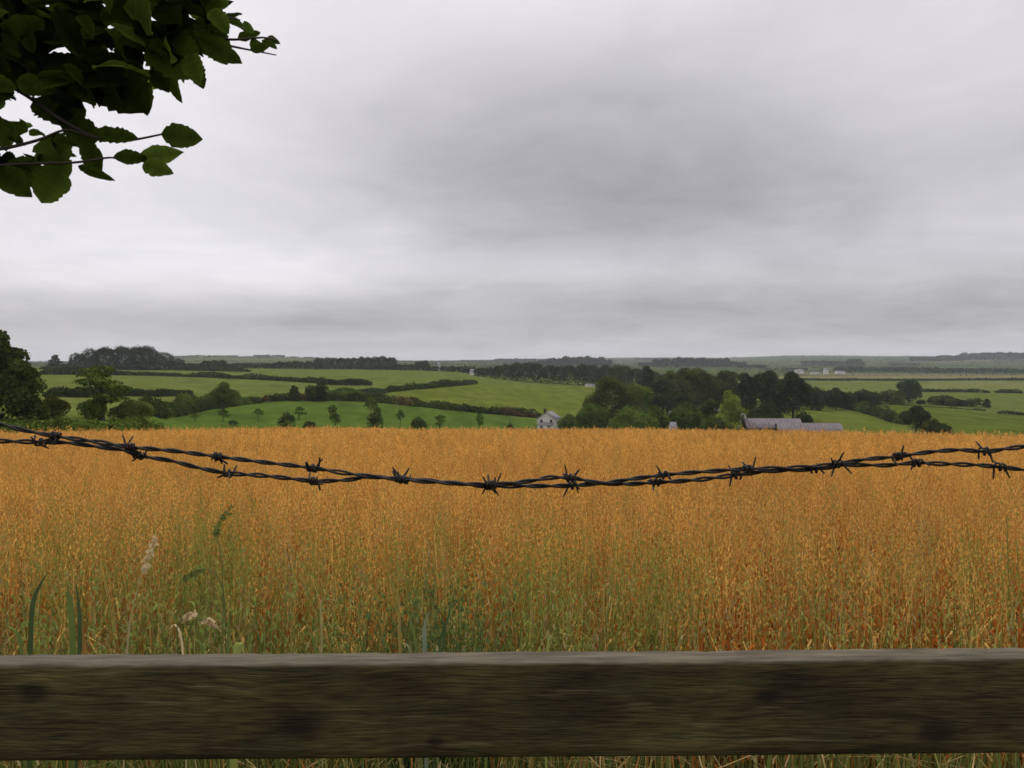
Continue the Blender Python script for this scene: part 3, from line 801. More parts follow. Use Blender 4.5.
GOLD = np.array([.85, .43, .095]); STRAW = np.array([.88, .58, .17]); RUST = np.array([.42, .105, .018]); STEMG = np.array([.20, .205, .045])
def weediness(X, Y):
    # where the grass and green stems crowd in from the headland
    g = 0
    for (x, wd, amp, reach) in ((-1.80,.30,.95,1.7),(-1.20,.24,1.1,1.9),(-.72,.17,.75,1.3),(-.33,.2,1.4,1.0),(.12,.2,.85,1.6),(.52,.2,.7,1.4),(1.2,.3,.45,1.2),(1.75,.3,.4,1.0)):
        xs_ = x*Y/3.0
        g = g + amp*np.exp(-((X-xs_)/(wd*Y/3.0))**2)*np.exp(-np.clip(Y-3.0, 0, 9)/(reach*.75))
    return np.clip(g*(.5+fbm(X*2.1, Y*1.3, 63)), 0, 1)

def oat_colour(r):
    def f(n, m, kind, X, Y):
        patch = fbm(X*.35, Y*.22, 41)
        green = np.where(r.random(n) < weediness(X, Y)*1.2, .95, .1*weediness(X, Y))
        green = np.clip(green + .12*np.clip((12-Y)/8, 0, 1), 0, 1)
        head = GOLD[None]*(1-.55*r.random(n)[:, None]) + STRAW[None]*(.55*0) + (STRAW-GOLD)[None]*r.random(n)[:, None]*.5
        head = head*(.86+.28*patch)[:, None]*r.uniform(.85, 1.2, n)[:, None]
        stem = RUST[None]*(1-green[:, None]) + STEMG[None]*green[:, None]
        straw = r.random(n) < .3
        stem[straw] = STRAW*.75
        stem *= r.uniform(.7, 1.25, n)[:, None]
        head = head*(1-green[:, None]*.85) + np.array([.20, .255, .05])[None]*green[:, None]*.85
        k = np.clip((kind-.55)/.4, 0, 1)[None, :, None]
        return stem[:, None, :]*(1-k) + head[:, None, :]*k
    return f

def scatter(y0, y1, dens, r, side=.78, pad=2.6):
    """random plant positions across the field between two distances"""
    area = side*(y1*y1-y0*y0)+2*pad*(y1-y0); n = int(area*dens)
    ymax = side*y1+pad
    X = []; Y = []
    while sum(map(len, X)) < n:
        yy = r.uniform(y0, y1, n); xx = r.uniform(-ymax, ymax, n)
        k = np.abs(xx) < side*yy+pad; X.append(xx[k]); Y.append(yy[k])
    return np.concatenate(X)[:n], np.concatenate(Y)[:n]

oatV, oatF, oatC = [], [], []
voff = 0
r0 = np.random.default_rng(77)
BANDS = [ # from, to, stalks per m2, templates, segments, leaves, spikelets, stem width, spikelet length
 (2.6, 5.5, 270, 10, 3, 3, 24, .0042, .0155),
 (5.5, 11, 220, 8, 2, 1, 20, .005, .022),
 (11, 22, 130, 8, 1, 0, 15, .008, .036),
 (22, 42, 62, 8, 1, 0, 10, .012, .060),
 (42, 76, 30, 8, 1, 0, 8, .018, .090),
]
for (y0, y1, dens, nt_, sg, lv, sp, wd, sl) in BANDS:
    X, Y = scatter(y0, y1, dens, r0)
    edge = 2.75 + 1.0*fbm(X*.8, 0*X, 17) - .2
    keep = Y > edge
    left_end = (X < -.38*Y) & (Y > 60.5 - 0*X)
    keep &= ~left_end
    X, Y = X[keep], Y[keep]
    k = r0.integers(0, nt_, len(X))
    for q in range(nt_):
        T = oat_template(r0, sg, lv, sp, wd, sl)
        s = k == q
        P, F, C = stalks(0, T, X[s], Y[s], r0, oat_colour(r0))
        oatV.append(P); oatF.append(F+voff); oatC.append(C); voff += len(P)
oats = mesh_np('oat_crop', np.concatenate(oatV), np.concatenate(oatF), M['crop'], colors=np.concatenate(oatC))
tag(oats, 'ripe golden oat crop filling the field beyond the fence', 'crop', kind='stuff')

# ---------------------------------------------------------------- verge grass and weeds between fence and crop
def blades(X, Y, H, W, bend, r, cols, base=None, segs=4):
    n = len(X); a = r.uniform(0, 2*math.pi, n); z0 = ground_z(X, Y) if base is None else base
    tw = a+math.pi/2+r.normal(0, .5, n)
    V = []
    for i in range(segs+1):
        f = i/segs
        rad = bend*H*f**2.2; z = z0 + H*(f - .35*np.abs(bend)*f**3)
        w = W*(1-f**1.6)*.5 + .0004
        cx, cy = X+np.cos(a)*rad, Y+np.sin(a)*rad
        V.append(np.stack([cx-np.cos(tw)*w, cy-np.sin(tw)*w, z], 1)); V.append(np.stack([cx+np.cos(tw)*w, cy+np.sin(tw)*w, z], 1))
    V = np.stack(V, 1)           # n, 2(segs+1), 3
    m = 2*(segs+1)
    f = np.array([(2*i, 2*i+1, 2*i+3, 2*i+2) for i in range(segs)])
    F = (f[None]+(np.arange(n)*m)[:, None, None]).reshape(-1, 4)
    C = np.repeat(cols, m, 0)
    return V.reshape(-1, 3), F, C

r1 = np.random.default_rng(5)
gV, gFf, gC = [], [], []; off = 0
def add_blades(v, f, c):
    global off
    gV.append(v); gFf.append(f+off); gC.append(c); off += len(v)
X, Y = scatter(1.1, 7.0, 620, r1, pad=1.6)
green_patch = weediness(X, Y)
pk = r1.random(len(X)) < np.clip(1.2-(Y-2.6)/3.4, .04, 1)*np.clip(green_patch*1.25, .08, 1)
X, Y, gp = X[pk], Y[pk], green_patch[pk]
n = len(X)
cols = np.where((r1.random(n) < .68)[:, None], np.array([.125,.160,.040])[None], np.array([.28,.24,.07])[None])
dry = r1.random(n) < .16; cols[dry] = np.array([.40, .17, .05])
cols = cols*r1.uniform(.55, 1.35, n)[:, None]
H = r1.uniform(.45, 1.08, n)*np.clip(.6+.5*(Y-1.1)/1.5, .5, 1.0)
add_blades(*blades(X, Y, H, r1.uniform(.003, .009, n), r1.uniform(.03, .4, n), r1, cols))
# thin flowering grass stems with loose heads
X, Y = scatter(1.7, 5.5, 20, r1, pad=1.2)
n = len(X); H = r1.uniform(.75, 1.08, n)
add_blades(*blades(X, Y, H, np.full(n, .003), r1.uniform(.02, .16, n), r1, np.tile(np.array([.26, .21, .08]), (n, 1))*r1.uniform(.7, 1.3, n)[:, None]))
for q in range(14):
    f = .78+.22*q/14
    zz = ground_z(X, Y)+H*f
    add_blades(*blades(X+r1.normal(0, .012, n), Y+r1.normal(0, .012, n), np.full(n, .02), np.full(n, .006), r1.uniform(.2, 1, n), r1,
                       np.tile(np.array([.30, .24, .11]), (n, 1))*r1.uniform(.6, 1.3, n)[:, None], base=zz, segs=2))
# dead bent-over stems tangled through the green
X, Y = scatter(1.7, 3.0, 55, r1, pad=.8)
n = len(X)
add_blades(*blades(X, Y, r1.uniform(.55, .95, n), r1.uniform(.003, .008, n), r1.uniform(.6, 1.25, n), r1, np.tile(np.array([.50, .36, .16]), (n, 1))*r1.uniform(.5, 1.2, (n, 1)), segs=7))
verge = mesh_np('verge_grass', np.concatenate(gV), np.concatenate(gFf), M['grass'], colors=np.concatenate(gC))
tag(verge, 'rough green and straw-coloured grass growing up between fence and crop', 'grass', kind='stuff')

# single weeds that stand out
def ribbon(path, widths, side=(1, 0, 0), fold=.0):
    path = np.asarray(path, float); side = np.asarray(side, float)
    V = []; F = []
    for p, w in zip(path, widths):
        V += [p-side*w/2+np.array([0, -fold*w, fold*w*.4]), p, p+side*w/2+np.array([0, -fold*w, fold*w*.4])]
    for i in range(len(path)-1):
        b = 3*i; F += [(b, b+1, b+4, b+3), (b+1, b+2, b+5, b+4)]
    return np.array(V), np.array(F)

def pt(u, v, D): return np.array([(u-512)/FOC*D, D, EYE-(v-HOR)/FOC*D])

def weed(name, cat, label, D, foot_u, leaves, heads=(), stem_col=(.17,.21,.07), group=None):
    """leaves: (list of (bearing, dip) points, width m, colour); heads: (points, radius, colour)"""
    f = at(foot_u, D); root = empty(name, f); tag(root, label, cat, group)
    for pts, w, c in leaves:
        P = [f+np.array([.004, 0, 0])] + [pt(a, b, D+.03*math.sin(i)) for i, (a, b) in enumerate(pts)]
        P = np.array(P); s = np.linspace(0, 1, len(P)); q = np.linspace(0, 1, 15)
        P = np.stack([np.interp(q, s, P[:, k]) for k in range(3)], 1)
        for _ in range(3): P[1:-1] = (P[:-2]+2*P[1:-1]+P[2:])/4
        wd = w*.72*np.clip(np.sin(math.pi*np.clip(q*.86+.14, 0, 1)), .04, 1)**.8
        V, F = ribbon(P-f, wd, (math.cos(.4), math.sin(.4), 0), .12)
        mesh_np('leaf', V, F, M['grass'], root, np.tile(np.array(c), (len(V), 1))*np.linspace(.75, 1.15, len(V))[:, None], smooth=True)
    for pts, rad, c in heads:
        P = np.array([f]+[pt(a, b, D) for a, b in pts]); s = np.linspace(0, 1, len(P)); q = np.linspace(0, 1, 20)
        P = np.stack([np.interp(q, s, P[:, k]) for k in range(3)], 1)
        for _ in range(3): P[1:-1] = (P[:-2]+2*P[1:-1]+P[2:])/4
        mb = MB(); mb.tube(P-f, np.linspace(.0022, .0012, 20), 5)
        st = mb.build('stem', None, root, smooth=True); cc = np.tile(np.array(stem_col), (len(st.data.vertices), 1))
        a_ = st.data.attributes.new('tint', 'FLOAT_COLOR', 'POINT'); a_.data.foreach_set('color', np.concatenate([cc, np.ones((len(cc), 1))], 1).astype(np.float32).ravel()); st.data.materials.append(M['grass'])
        V = []; F = []; o_ = 0
        for k in range(70):
            t_ = r1.uniform(.72, 1); i = t_*19; p = np.array([np.interp(i, np.arange(20), P[:, z]) for z in range(3)])-f
            d = r1.normal(size=3); d /= np.linalg.norm(d); p = p+d*rad*r1.uniform(.1, 1)*(1.25-abs(t_-.85)*4)
            e = r1.normal(size=3)*.004; g = np.array([r1.normal()*.003, r1.normal()*.003, -.011])
            V += [p, p+e+g*.5, p+g, p-e+g*.5]; F.append((o_, o_+1, o_+2, o_+3)); o_ += 4
        mesh_np('seed_head', np.array(V), np.array(F), M['grass'], root, np.tile(np.array(c), (len(V), 1))*r1.uniform(.7, 1.2, (len(V), 1)))
    return root

GR = (.14,.185,.05); DG = (.065,.10,.04); YG = (.30,.33,.09); BG = (.19,.23,.15); TAN = (.74,.58,.33)
weed('broad_leaved_weed', 'weed', 'weed with a dark upright pointed leaf near the left end of the rail', 2.1, 28, [([(30,630),(33,600),(40,585),(48,572)], .017, DG), ([(25,640),(10,625),(2,628)], .012, GR)])
weed('broad_leaved_weed', 'weed', 'stout green weed with long strap leaves left of the pale bent stalk', 2.15, 72, [([(74,650),(72,610),(68,588),(60,596)], .022, GR), ([(80,650),(80,612),(76,582)], .016, DG), ([(84,655),(84,640),(80,612)], .018, (.28,.17,.05))])
weed('tall_grass', 'grass', 'pale bent dead grass stalk leaning right above the left part of the rail', 2.0, 118, [], [([(126,640),(134,600),(144,568),(156,535)], .009, TAN)], (.60,.48,.27))
weed('tall_grass', 'grass', 'tall green grass with a drooping head sticking up over the crop', 2.3, 214, [([(206,655),(200,640),(190,638)], .014, GR)], [([(222,640),(224,590),(220,545),(214,526),(232,504)],   .013, (.20,.22,.06))])
weed('tall_grass', 'grass', 'arching green grass whose head nods to the left', 2.05, 228, [([(236,650),(240,640),(244,652)], .03, YG), ([(228,640),(229,610)], .01, GR)], [([(226,630),(224,585),(212,568),(196,569),(184,578)], .010, (.21,.23,.06))])
weed('tall_grass', 'grass', 'bunch of pale nodding grass heads beside the arching green grass', 1.95, 190, [([(185,640),(175,622),(168,630)], .008, TAN)], [([(186,640),(192,620),(206,618),(216,624)], .006, TAN), ([(178,640),(176,625),(186,616),(194,611)], .006, TAN)])
weed('tall_grass', 'grass', 'straw-yellow broken stalk standing straight up left of centre', 2.05, 322, [([(322,640),(321,610),(320,596),(340,602)], .007, (.36,.31,.13)), ([(318,645),(308,630),(302,640)], .008, GR)])
weed('broad_leaved_weed', 'weed', 'dark clump of blue-green strap leaves at centre left behind the rail', 2.1, 428, [([(425,645),(424,628),(428,612)], .018, BG), ([(436,645),(448,620),(452,600)], .012, DG), ([(418,650),(412,625),(405,600)], .010, GR), ([(442,650),(446,632),(440,612)], .014, DG), ([(414,650),(404,642),(394,646)], .010, (.22,.22,.10))])
weed('tall_grass', 'grass', 'yellowing grass blade bent over at its tip beside the dark strap-leaf clump', 2.1, 400, [([(400,630),(399,600),(396,588),(388,581)], .011, (.30,.24,.07))])
weed('tall_grass', 'grass', 'light green blade arching over just right of the picture centre', 2.0, 546, [([(545,645),(550,635),(560,632),(572,636)], .010, YG)])

def tuft(u, D, n, H, spread, c0, c1, label):
    D -= .30; n = int(n*(1.7 if c0[0] < .05 else 1.0)); p = at(u, D); r = np.random.default_rng(int(u*7+D*100))
    X = p[0]+r.normal(0, spread, n); Y = p[1]+r.normal(0, spread*.6, n)
    cl = np.array(c0)[None]+(np.array(c1)-np.array(c0))[None]*r.random((n, 1)); cl = cl*r.uniform(.6, 1.3, (n, 1))
    V, F, C = blades(X, Y, H*r.uniform(.5, 1.08, n), r.uniform(.004, .011, n), r.uniform(.04, .45, n), r, cl, segs=6)
    root = empty('grass_tuft', p); tag(root, label, 'grass tuft', 'tufts of green grass along the crop edge')
    # loose flowering heads on the taller stems
    k = int(n*.35); hx, hy = X[:k], Y[:k]; hz_ = ground_z(hx, hy)
    Vs, Fs, Cs, o_ = [V-p], [F], [C], len(V)
    for q in range(9):
        f = .76+.03*q
        v, f2, c2 = blades(hx+r.normal(0, .014, k), hy+r.normal(0, .014, k), np.full(k, .020), np.full(k, .006), r.uniform(.3, 1.1, k), r,
                           np.tile(np.array(c1)*1.15, (k, 1))*r.uniform(.6, 1.3, (k, 1)), base=hz_+H*f*r.uniform(.93, 1.1, k), segs=2)
        Vs.append(v-p); Fs.append(f2+o_); Cs.append(c2); o_ += len(v)
    mesh_np('blades', np.concatenate(Vs), np.concatenate(Fs), M['grass'], root, np.concatenate(Cs))
G0, G1 = (.075,.120,.028), (.190,.235,.055)
for a in ((62, 2.75, 110, .96, .15, G0, G1, 'green tuft around the stout strap-leaved weed at far left'),
          (22, 2.6, 60, .92, .12, G0, (.22,.22,.06), 'yellowish green tuft in the left corner above the rail'),
          (150, 3.1, 80, .98, .13, (.10,.13,.035), (.22,.23,.06), 'thin olive tuft behind the pale bent dead stalk'),
          (205, 2.7, 130, .98, .13, G0, G1, 'dense green tuft below the tall drooping grass head'),
          (250, 3.2, 80, 1.0, .12, (.09,.13,.03), (.19,.23,.055), 'light green tuft just right of the tall drooping grass head'),
          (330, 2.9, 110, .94, .13, (.09,.13,.03), (.21,.24,.06), 'olive green tuft around the broken straw-yellow stalk'),
          (432, 2.8, 190, .93, .12, (.022,.050,.016), (.085,.125,.038), 'darkest and densest tuft, at the blue-green strap leaves'),
          (490, 3.1, 90, .95, .12, (.09,.13,.03), (.20,.24,.06), 'light tuft just right of the darkest tuft'),
          (555, 2.9, 110, .92, .15, (.09,.13,.03), (.22,.25,.06), 'broad olive tuft under the lowest sag of the wire'),
          (640, 3.2, 90, .96, .15, (.10,.13,.03), (.24,.25,.06), 'sparse olive tuft right of the lowest sag of the wire'),
          (820, 3.0, 70, .90, .16, (.12,.14,.03), (.26,.26,.06), 'small yellowish tuft in the right half above the rail'),
          (955, 2.9, 70, .90, .16, (.11,.14,.03), (.25,.25,.06), 'small green tuft near the right end of the rail')):
    tuft(*a)

# ---------------------------------------------------------------- fence: rail and posts
YF, YB = .98, 1.019            # rail front and back
ZT = EYE-(662.5-HOR)/FOC*YF       # top front edge at mid length
RH = .1215
KNOT_Z = ZT-RH/2-float(ground_z(0, 1.0))
def wood_material():
    m, nt, out = new_mat('weathered_timber')
    tc = N(nt, 'ShaderNodeTexCoord')
    # flowing grain: warp the coordinate, stretch along the rail
    wn = N(nt, 'ShaderNodeTexNoise'); wn.inputs['Scale'].default_value = 4.0; wn.inputs['Detail'].default_value = 2
    nt.links.new(tc.outputs['Object'], wn.inputs['Vector'])
    ws = N(nt, 'ShaderNodeVectorMath', operation='SCALE'); ws.inputs['Scale'].default_value = .012; nt.links.new(wn.outputs['Color'], ws.inputs[0])
    wa = N(nt, 'ShaderNodeVectorMath', operation='ADD'); nt.links.new(tc.outputs['Object'], wa.inputs[0]); nt.links.new(ws.outputs[0], wa.inputs[1])
    mp = N(nt, 'ShaderNodeMapping'); mp.inputs['Scale'].default_value = (11, 120, 120); nt.links.new(wa.outputs[0], mp.inputs[0])
    g1 = N(nt, 'ShaderNodeTexNoise'); g1.inputs['Scale'].default_value = 1.0; g1.inputs['Detail'].default_value = 7; g1.inputs['Roughness'].default_value = .65
    nt.links.new(mp.outputs[0], g1.inputs['Vector'])
    mp2 = N(nt, 'ShaderNodeMapping'); mp2.inputs['Scale'].default_value = (6, 11, 11); nt.links.new(tc.outputs['Object'], mp2.inputs[0])
    b1 = N(nt, 'ShaderNodeTexNoise'); b1.inputs['Scale'].default_value = 1.0; b1.inputs['Detail'].default_value = 5; nt.links.new(mp2.outputs[0], b1.inputs['Vector'])
    # damp brown to algae green stains, dark tone also standing in for front shade
    r1_ = N(nt, 'ShaderNodeValToRGB')
    e = r1_.color_ramp.elements; e[0].position = .32; e[0].color = (.032, .025, .011, 1); e[1].position = .72; e[1].color = (.096, .075, .031, 1)
    x = r1_.color_ramp.elements.new(.52); x.color = (.058, .046, .018, 1)
    nt.links.new(b1.outputs['Fac'], r1_.inputs[0])
    gr = N(nt, 'ShaderNodeValToRGB'); e = gr.color_ramp.elements; e[0].position = .3; e[0].color = (.65, .65, .65, 1); e[1].position = .78; e[1].color = (1.5, 1.45, 1.3, 1)
    nt.links.new(g1.outputs['Fac'], gr.inputs[0])
    mul = N(nt, 'ShaderNodeMix', data_type='RGBA', blend_type='MULTIPLY'); mul.inputs[0].default_value = 1
    nt.links.new(r1_.outputs[0], mul.inputs[6]); nt.links.new(gr.outputs[0], mul.inputs[7])
    mp3 = N(nt, 'ShaderNodeMapping'); mp3.inputs['Scale'].default_value = (26, 420, 420); nt.links.new(wa.outputs[0], mp3.inputs[0])
    g3 = N(nt, 'ShaderNodeTexNoise'); g3.inputs['Scale'].default_value = 1.0; g3.inputs['Detail'].default_value = 4; nt.links.new(mp3.outputs[0], g3.inputs['Vector'])
    fr_ = N(nt, 'ShaderNodeMapRange'); fr_.inputs['From Min'].default_value = .35; fr_.inputs['From Max'].default_value = .68; fr_.inputs['To Min'].default_value = .58; fr_.inputs['To Max'].default_value = 1.4
    nt.links.new(g3.outputs['Fac'], fr_.inputs['Value'])
    # sparse dry scratches and rubbed streaks
    mp4 = N(nt, 'ShaderNodeMapping'); mp4.inputs['Scale'].default_value = (7, 95, 95); mp4.inputs['Location'].default_value = (3.1, 7.7, 1.3); nt.links.new(wa.outputs[0], mp4.inputs[0])
    g4 = N(nt, 'ShaderNodeTexNoise'); g4.inputs['Scale'].default_value = 1.0; g4.inputs['Detail'].default_value = 3; nt.links.new(mp4.outputs[0], g4.inputs['Vector'])
    sr_ = N(nt, 'ShaderNodeMapRange'); sr_.inputs['From Min'].default_value = .64; sr_.inputs['From Max'].default_value = .76; sr_.inputs['To Min'].default_value = 0; sr_.inputs['To Max'].default_value = .9
    nt.links.new(g4.outputs['Fac'], sr_.inputs['Value'])
    fin = N(nt, 'ShaderNodeVectorMath', operation='SCALE'); nt.links.new(mul.outputs[2], fin.inputs[0]); nt.links.new(fr_.outputs[0], fin.inputs['Scale'])
    scr = N(nt, 'ShaderNodeMix', data_type='RGBA'); nt.links.new(sr_.outputs[0], scr.inputs[0]); nt.links.new(fin.outputs[0], scr.inputs[6]); scr.inputs[7].default_value = (.135, .112, .056, 1)
    # silvered, drier upper face
    at_ = N(nt, 'ShaderNodeAttribute', attribute_name='tint')
    sep = N(nt, 'ShaderNodeSeparateColor'); nt.links.new(at_.outputs['Color'], sep.inputs[0])
    gr2 = N(nt, 'ShaderNodeValToRGB'); e = gr2.color_ramp.elements; e[0].position = .3; e[0].color = (.048, .039, .024, 1); e[1].position = .75; e[1].color = (.165, .140, .096, 1)
    nt.links.new(g1.outputs['Fac'], gr2.inputs[0])
    mix = N(nt, 'ShaderNodeMix', data_type='RGBA'); nt.links.new(sep.outputs[0], mix.inputs[0]); src = scr.outputs[2]
    # long drying cracks following the grain
    mp5 = N(nt, 'ShaderNodeMapping'); mp5.inputs['Scale'].default_value = (2.2, 46, 46); mp5.inputs['Location'].default_value = (9.1, 2.7, 5.3); nt.links.new(wa.outputs[0], mp5.inputs[0])
    g5 = N(nt, 'ShaderNodeTexNoise'); g5.inputs['Scale'].default_value = 1.0; g5.inputs['Detail'].default_value = 2; nt.links.new(mp5.outputs[0], g5.inputs['Vector'])
    c1 = N(nt, 'ShaderNodeMath', operation='SUBTRACT'); nt.links.new(g5.outputs['Fac'], c1.inputs[0]); c1.inputs[1].default_value = .5
    c2 = N(nt, 'ShaderNodeMath', operation='ABSOLUTE'); nt.links.new(c1.outputs[0], c2.inputs[0])
    c3 = N(nt, 'ShaderNodeMapRange'); c3.inputs['From Min'].default_value = .004; c3.inputs['From Max'].default_value = .022; c3.inputs['To Min'].default_value = .35; c3.inputs['To Max'].default_value = 0
    nt.links.new(c2.outputs[0], c3.inputs['Value'])
    ck = N(nt, 'ShaderNodeMix', data_type='RGBA'); nt.links.new(c3.outputs[0], ck.inputs[0]); nt.links.new(src, ck.inputs[6]); ck.inputs[7].default_value = (.012, .009, .005, 1); src = ck.outputs[2]
    # green-grey algae in soft blotches
    mp6 = N(nt, 'ShaderNodeMapping'); mp6.inputs['Scale'].default_value = (9, 26, 26); mp6.inputs['Location'].default_value = (1.1, 8.7, 2.3); nt.links.new(tc.outputs['Object'], mp6.inputs[0])
    g6 = N(nt, 'ShaderNodeTexNoise'); g6.inputs['Scale'].default_value = 1.0; g6.inputs['Detail'].default_value = 8; g6.inputs['Roughness'].default_value = .7; nt.links.new(mp6.outputs[0], g6.inputs['Vector'])
    a6 = N(nt, 'ShaderNodeMapRange'); a6.inputs['From Min'].default_value = .52; a6.inputs['From Max'].default_value = .72; a6.inputs['To Min'].default_value = 0; a6.inputs['To Max'].default_value = .6
    nt.links.new(g6.outputs['Fac'], a6.inputs['Value'])
    am = N(nt, 'ShaderNodeMix', data_type='RGBA'); nt.links.new(a6.outputs[0], am.inputs[0]); nt.links.new(src, am.inputs[6]); am.inputs[7].default_value = (.055, .058, .022, 1); src = am.outputs[2]
    for (kx, kz, kr) in ((-.60, .03, .016), (-.265, -.01, .022), (.33, .022, .013), (.545, -.022, .02), (-.09, -.035, .009)):
        sb = N(nt, 'ShaderNodeVectorMath', operation='SUBTRACT'); nt.links.new(wa.outputs[0], sb.inputs[0]); sb.inputs[1].default_value = (kx, YF-1.0, kz+KNOT_Z)
        ml = N(nt, 'ShaderNodeVectorMath', operation='MULTIPLY'); nt.links.new(sb.outputs[0], ml.inputs[0]); ml.inputs[1].default_value = (.55, 0, 1)
        ln = N(nt, 'ShaderNodeVectorMath', operation='LENGTH'); nt.links.new(ml.outputs[0], ln.inputs[0])
        kr_ = N(nt, 'ShaderNodeMapRange'); kr_.inputs['From Min'].default_value = kr*.35; kr_.inputs['From Max'].default_value = kr; kr_.inputs['To Min'].default_value = .8; kr_.inputs['To Max'].default_value = 0
        nt.links.new(ln.outputs['Value'], kr_.inputs['Value'])
        km = N(nt, 'ShaderNodeMix', data_type='RGBA'); nt.links.new(kr_.outputs[0], km.inputs[0]); nt.links.new(src, km.inputs[6]); km.inputs[7].default_value = (.010, .008, .004, 1)
        src = km.outputs[2]
    nt.links.new(src, mix.inputs[6]); nt.links.new(gr2.outputs[0], mix.inputs[7])
    p = N(nt, 'ShaderNodeBsdfPrincipled'); p.inputs['Roughness'].default_value = .85; p.inputs['Specular IOR Level'].default_value = .2
    nt.links.new(mix.outputs[2], p.inputs['Base Color'])
    bp = N(nt, 'ShaderNodeBump'); bp.inputs['Strength'].default_value = .35; bp.inputs['Distance'].default_value = .004
    hs_ = N(nt, 'ShaderNodeMath', operation='ADD'); nt.links.new(g1.outputs['Fac'], hs_.inputs[0]); nt.links.new(g3.outputs['Fac'], hs_.inputs[1])
    hs2 = N(nt, 'ShaderNodeMath', operation='SUBTRACT'); nt.links.new(hs_.outputs[0], hs2.inputs[0]); nt.links.new(c3.outputs[0], hs2.inputs[1])
    nt.links.new(hs2.outputs[0], bp.inputs['Height']); nt.links.new(bp.outputs[0], p.inputs['Normal'])
    nt.links.new(p.outputs[0], out.inputs['Surface'])
    return m
M['timber'] = wood_material()

fence = empty('wooden_fence', (0, 1.0, float(ground_z(0, 1.0))))
tag(fence, 'weathered timber fence rail across the bottom of the view, damp and green-stained', 'fence')
def rail_mesh():
    nx = 260; L = 1.25
    xs = np.linspace(-L, L, nx)
    # cross-section, slightly rounded arrises
    bv = .0035
    sec = [(YF,-RH+bv),(YF,-bv*1.2),(YF+bv*.4,-bv*.35),(YF+bv*1.2,0),(YB-bv,0),(YB,-bv),(YB,-RH+bv),(YB-bv,-RH),(YF+bv,-RH)]
    # more points on the big faces so they can be uneven
    pts = []
    for a, b in zip(sec, sec[1:]+sec[:1]):
        k = 10 if abs(a[1]-b[1]) > .05 else 5 if abs(a[0]-b[0]) > .03 else 1
        for q in range(k): pts.append((a[0]+(b[0]-a[0])*q/k, a[1]+(b[1]-a[1])*q/k))
    pts = np.array(pts); ns = len(pts)
    V = np.zeros((nx, ns, 3)); C = np.zeros((nx, ns, 3))
    for i, x in enumerate(xs):
        tilt = x*.0086; wav = .0022*(fbm(np.array([x*4.]), np.array([0.]), 3)[0]-.5)*2
        V[i, :, 0] = x; V[i, :, 1] = pts[:, 0]; V[i, :, 2] = ZT+pts[:, 1]+tilt
        top = np.clip((pts[:, 1]+.008)/.004, 0, 1)
        V[i, :, 2] += wav*(.4+.6*top) + .0016*(vnoise(x*55+0*pts[:, 0], pts[:, 0]*180, 9)-.5)*top
        front = (pts[:, 0] < YF+.001)
        V[i, :, 1] += np.where(front, .0024*(fbm(x*3+0*pts[:, 0], pts[:, 1]*60, 5)-.5), 0)
        C[i, :, 0] = np.clip((pts[:, 1]+.0042)/.003, 0, 1)
    idx = np.arange(nx*ns).reshape(nx, ns)
    F = np.stack([idx[:-1, :], idx[1:, :], np.roll(idx, -1, 1)[1:, :], np.roll(idx, -1, 1)[:-1, :]], 2).reshape(-1, 4)
    caps = [idx[0, :][None], idx[-1, ::-1][None]]
    V = V.reshape(-1, 3)-np.array(fence.location)
    return mesh_np('rail', V, [F]+caps, M['timber'], fence, C.reshape(-1, 3), smooth=False)
rail_mesh()
for sx in (-1, 1):
    mb = MB(); n = 10
    x0 = sx*1.0
    g = float(ground_z(x0, 1.1))
    base = np.array(fence.location)
    top = 1.66
    for k in range(1):
        bx = .05; V = []
        zs = [g-.3, g+.4, g+.9, top-.012, top]
        for z in zs:
            s = 1 if z < top else .86
            for (a, b) in ((-1,-1),(-.9,-1),(.9,-1),(1,-1),(1,.9),(1,1),(-.9,1),(-1,1)):
                V.append((x0+a*bx*s-base[0], 1.0925+b*.05*s-base[1], z-base[2]))
        m_ = 8; F = [(i*m_+j, i*m_+(j+1) % m_, (i+1)*m_+(j+1) % m_, (i+1)*m_+j) for i in range(len(zs)-1) for j in range(m_)]
        F.append(tuple((len(zs)-1)*m_+j for j in range(m_)))
        mb.add(V, F)
    o = mb.build('post', M['timber'], fence)

# ---------------------------------------------------------------- barbed wire
A_PTS = [(-225,385),(-100,403),(0,424),(28,431),(55,436),(95,441.5),(131,447),(170,450.5),(218,456.5),(262,462),(313,468),(345,473),(372,476.5),(402,479.5),(440,482.5),(490,484.5),(530,481),(552,477.5),(572,478),(600,483),(635,478.5),(664,475),(700,472),(748,469),(800,467.5),(837,464),(865,459.5),(898,456.5),(930,452),(960,450),(985,451.5),(1005,449),(1024,446.5),(1100,436),(1255,402)]
B_PTS = [(-225,433),(-100,441),(0,441),(40,442),(65,442.5),(100,447),(125,450.5),(140,455.5),(170,460.5),(200,468),(227,473),(262,475.5),(295,479),(314,481),(345,480),(370,477),(402,478.5),(440,481.5),(490,486),(530,486),(573,485.5),(600,483.5),(625,484),(656,482.5),(700,479.5),(736,475),(765,471.5),(815,469),(850,465),(885,465.3),(917,463),(945,464),(975,465),(1000,467),(1024,470),(1100,480),(1255,498)]
A_BARB = [-62, 55, 131, 218, 313, 403, 492, 570, 664, 749, 837, 898, 985, 1085]
B_BARB = [-52, 40, 140, 227, 314, 399, 489, 573, 656, 736, 815, 917, 1001, 1100]
